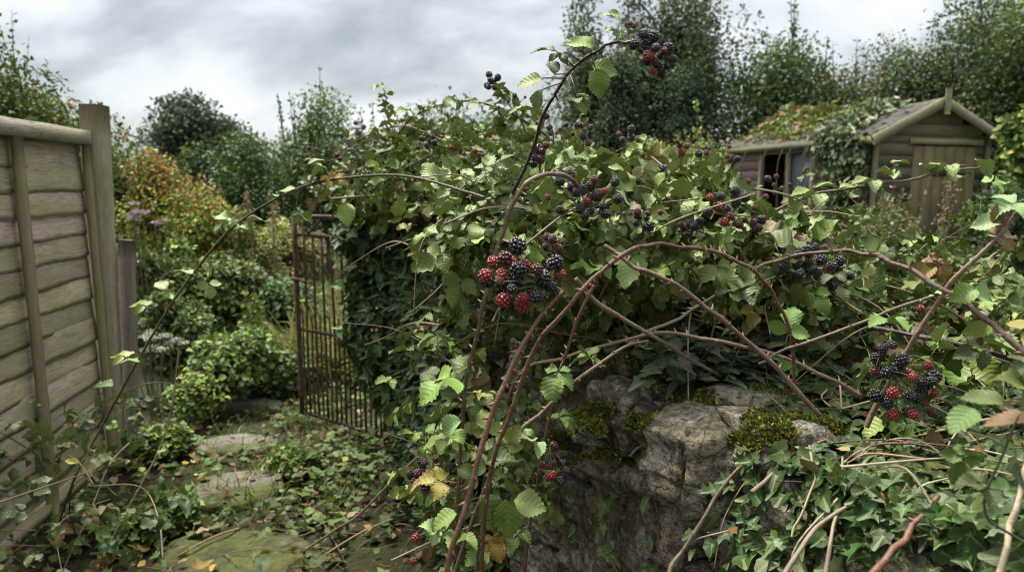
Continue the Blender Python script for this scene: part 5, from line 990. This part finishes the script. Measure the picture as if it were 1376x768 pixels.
bush('broad bramble bush heaped over the middle of the wall', [E(770, 308, 1.75, .40, .42, .155), E(855, 295, 1.7, .24, .4, .13), E(970, 338, 1.6, .26, .4, .085), E(715, 325, 1.75, .22, .35, .15), E(900, 400, 1.8, .42, .25, .13), E(795, 262, 2.1, .32, .3, .08)], 4000, .053, 90, nsh=24, shl=.11,
     clusters=[((785, 262, 1.22), 24, (.062, .03, .040), dn, ('kmrd', (.75, .12, .1, .03)), .019), ((985, 275, 1.30), 22, (.060, .03, .045), dn, ('kmrd', (.55, .2, .1, .15)), .0185), ((870, 228, 1.55), 12, (.04, .03, .035), dn, KD, .018), ((918, 198, 1.6), 6, (.028, .02, .022), dn, RD, .018), ((968, 215, 1.6), 13, (.05, .03, .03), dn, KD, .017), ((840, 185, 1.9), 7, (.04, .03, .03), dn, RD, .02),
               ((727, 205, 1.4), 7, (.025, .02, .028), dn, RD, .017), ((745, 168, 1.7), 8, (.04, .03, .03), dn, DD, .018), ((785, 180, 1.75), 7, (.035, .03, .03), dn, DD, .018), ((868, 290, 1.25), 8, (.028, .02, .018), dn, KD, .018), ((930, 297, 1.35), 8, (.03, .02, .03), dn, KD, .017), ((1045, 240, 1.7), 6, (.03, .02, .03), dn, DD, .016), ((1010, 300, 1.3), 7, (.03, .02, .02), dn, DD, .016)])
bush('bramble bush beyond the berry arch with open gaps between its leaves', [E(1130, 385, 1.75, .32, .4, .13), E(1260, 430, 1.6, .30, .4, .11), E(1060, 430, 1.6, .22, .3, .12)], 1500, .047, 70, nsh=16, alts=[(C_BRL, .35), (C_BRD, .2), (C_PALE, .08), (C_YEL, .05), (C_BRN, .04)],
     clusters=[((1150, 330, 1.7), 6, (.04, .03, .03), dn, DD, .017), ((1240, 415, 1.3), 3, (.02, .02, .015), dn, RD, .016)])
bush('bramble bush rooted against the near end of the wall by the edge of the picture', [E(1370, 470, 1.25, .22, .35, .13), E(1330, 540, 1.1, .18, .25, .09), E(1430, 560, 1.0, .22, .3, .14)], 420, .055, 20, alts=[(C_BRL, .4), (C_BRD, .2), (C_PALE, .1), (C_YEL, .03), (C_BRN, .03)])
bush('sparse bramble hanging down the path side of the wall', [E(650, 520, 1.55, .20, .22, .22), E(640, 640, 1.55, .16, .22, .20)], 230, .052, 16, alts=[(C_BRL, .3), (C_BRD, .2), (C_PALE, .1), (C_BRN, .05)], slen=.3)
bush('low bramble seedlings with reddening leaves at the fence foot', [E(70, 660, 2.3, .42, .35, .30), E(20, 730, 2.1, .3, .3, .25), E(150, 570, 2.9, .18, .3, .12)], 210, .060, 22, base=(.04, .07, .026), alts=[(C_BRL, .15), (C_BRD, .25), ((.17, .085, .04), .06), (C_YEL, .05)], slen=.5, stems=('dark' if False else 'red', 'dead', 'green'))
# clear single leaves in front
root = thing('bramble_shoot', 'leafy green shoot standing before the wall foot with big clear leaves', 'bramble shoot', (-.1, 1.15, 0)); B = Batch(); tubes(B, [np.array([-.12, 1.2, 0]), P(640, 760, 1.12), P(652, 690, 1.1), P(660, 640, 1.08)], .0035, .002, (.09, .11, .04), 6, 8); B.build('stem', M['stem'], root)
for px, py, a, s, k in ((615, 690, 200, .055, 'l'), (645, 665, -60, .075, 'g'), (680, 670, -85, .07, 'g'), (690, 672, -10, .06, 'l'), (595, 712, 165, .045, 'p'), (640, 640, 150, .05, 'g'), (655, 620, 20, .055, 'd'), (655, 585, 100, .05, 'l'), (600, 590, 190, .05, 'l'), (620, 565, 205, .05, 'p'), (660, 720, -70, .05, 'y'), (680, 600, 60, .05, 'l')): img_leaf(root, px, py, 1.1 + rng.normal(0, .02), a, s, k, rng.uniform(.2, .7), rng.uniform(-.2, .2))
root = thing('bramble_shoot', 'near bramble shoot with large blurred leaves and one browned tip', 'bramble shoot', P(1360, 640, .62) - UP * .0); B = Batch(); tubes(B, [wp(.5, .6, 1.05), P(1330, 700, .66), P(1352, 600, .64), P(1370, 555, .63)], .0016, .001, (.09, .09, .05), 6, 8); B.build('stem', M['stem'], root)
for px, py, a, s, k in ((1392, 562, 185, .050, 'b'), (1300, 605, -110, .040, 'g'), (1350, 542, 165, .042, 'g'), (1310, 548, 215, .038, 'g'), (1385, 490, 195, .034, 'd'), (1330, 655, 160, .04, 'd'), (1390, 525, 150, .045, 'g'), (1350, 630, -30, .04, 'd')): img_leaf(root, px, py, .66 + rng.normal(0, .02), a, s, k, rng.uniform(.1, .5), rng.uniform(-.2, .2))
root = thing('bramble_shoot', 'shoot with the large round toothed grey green leaf beside the bowing cane', 'bramble shoot', P(1310, 420, .9)); B = Batch(); tubes(B, [P(1310, 470, .98), P(1325, 430, .94), P(1345, 405, .92)], .002, .0014, (.09, .09, .05), 5, 6); B.build('stem', M['stem'], root)
for px, py, a, s, k in ((1306, 392, -15, .052, 'p'), (1312, 388, 200, .04, 'l'), (1330, 430, -150, .04, 'l'), (1320, 440, -20, .04, 'g'), (1322, 470, 190, .045, 'd'), (1365, 385, 15, .05, 'l')): img_leaf(root, px, py, .92, a, s, k, rng.uniform(.4, .8), rng.uniform(-.1, .1))
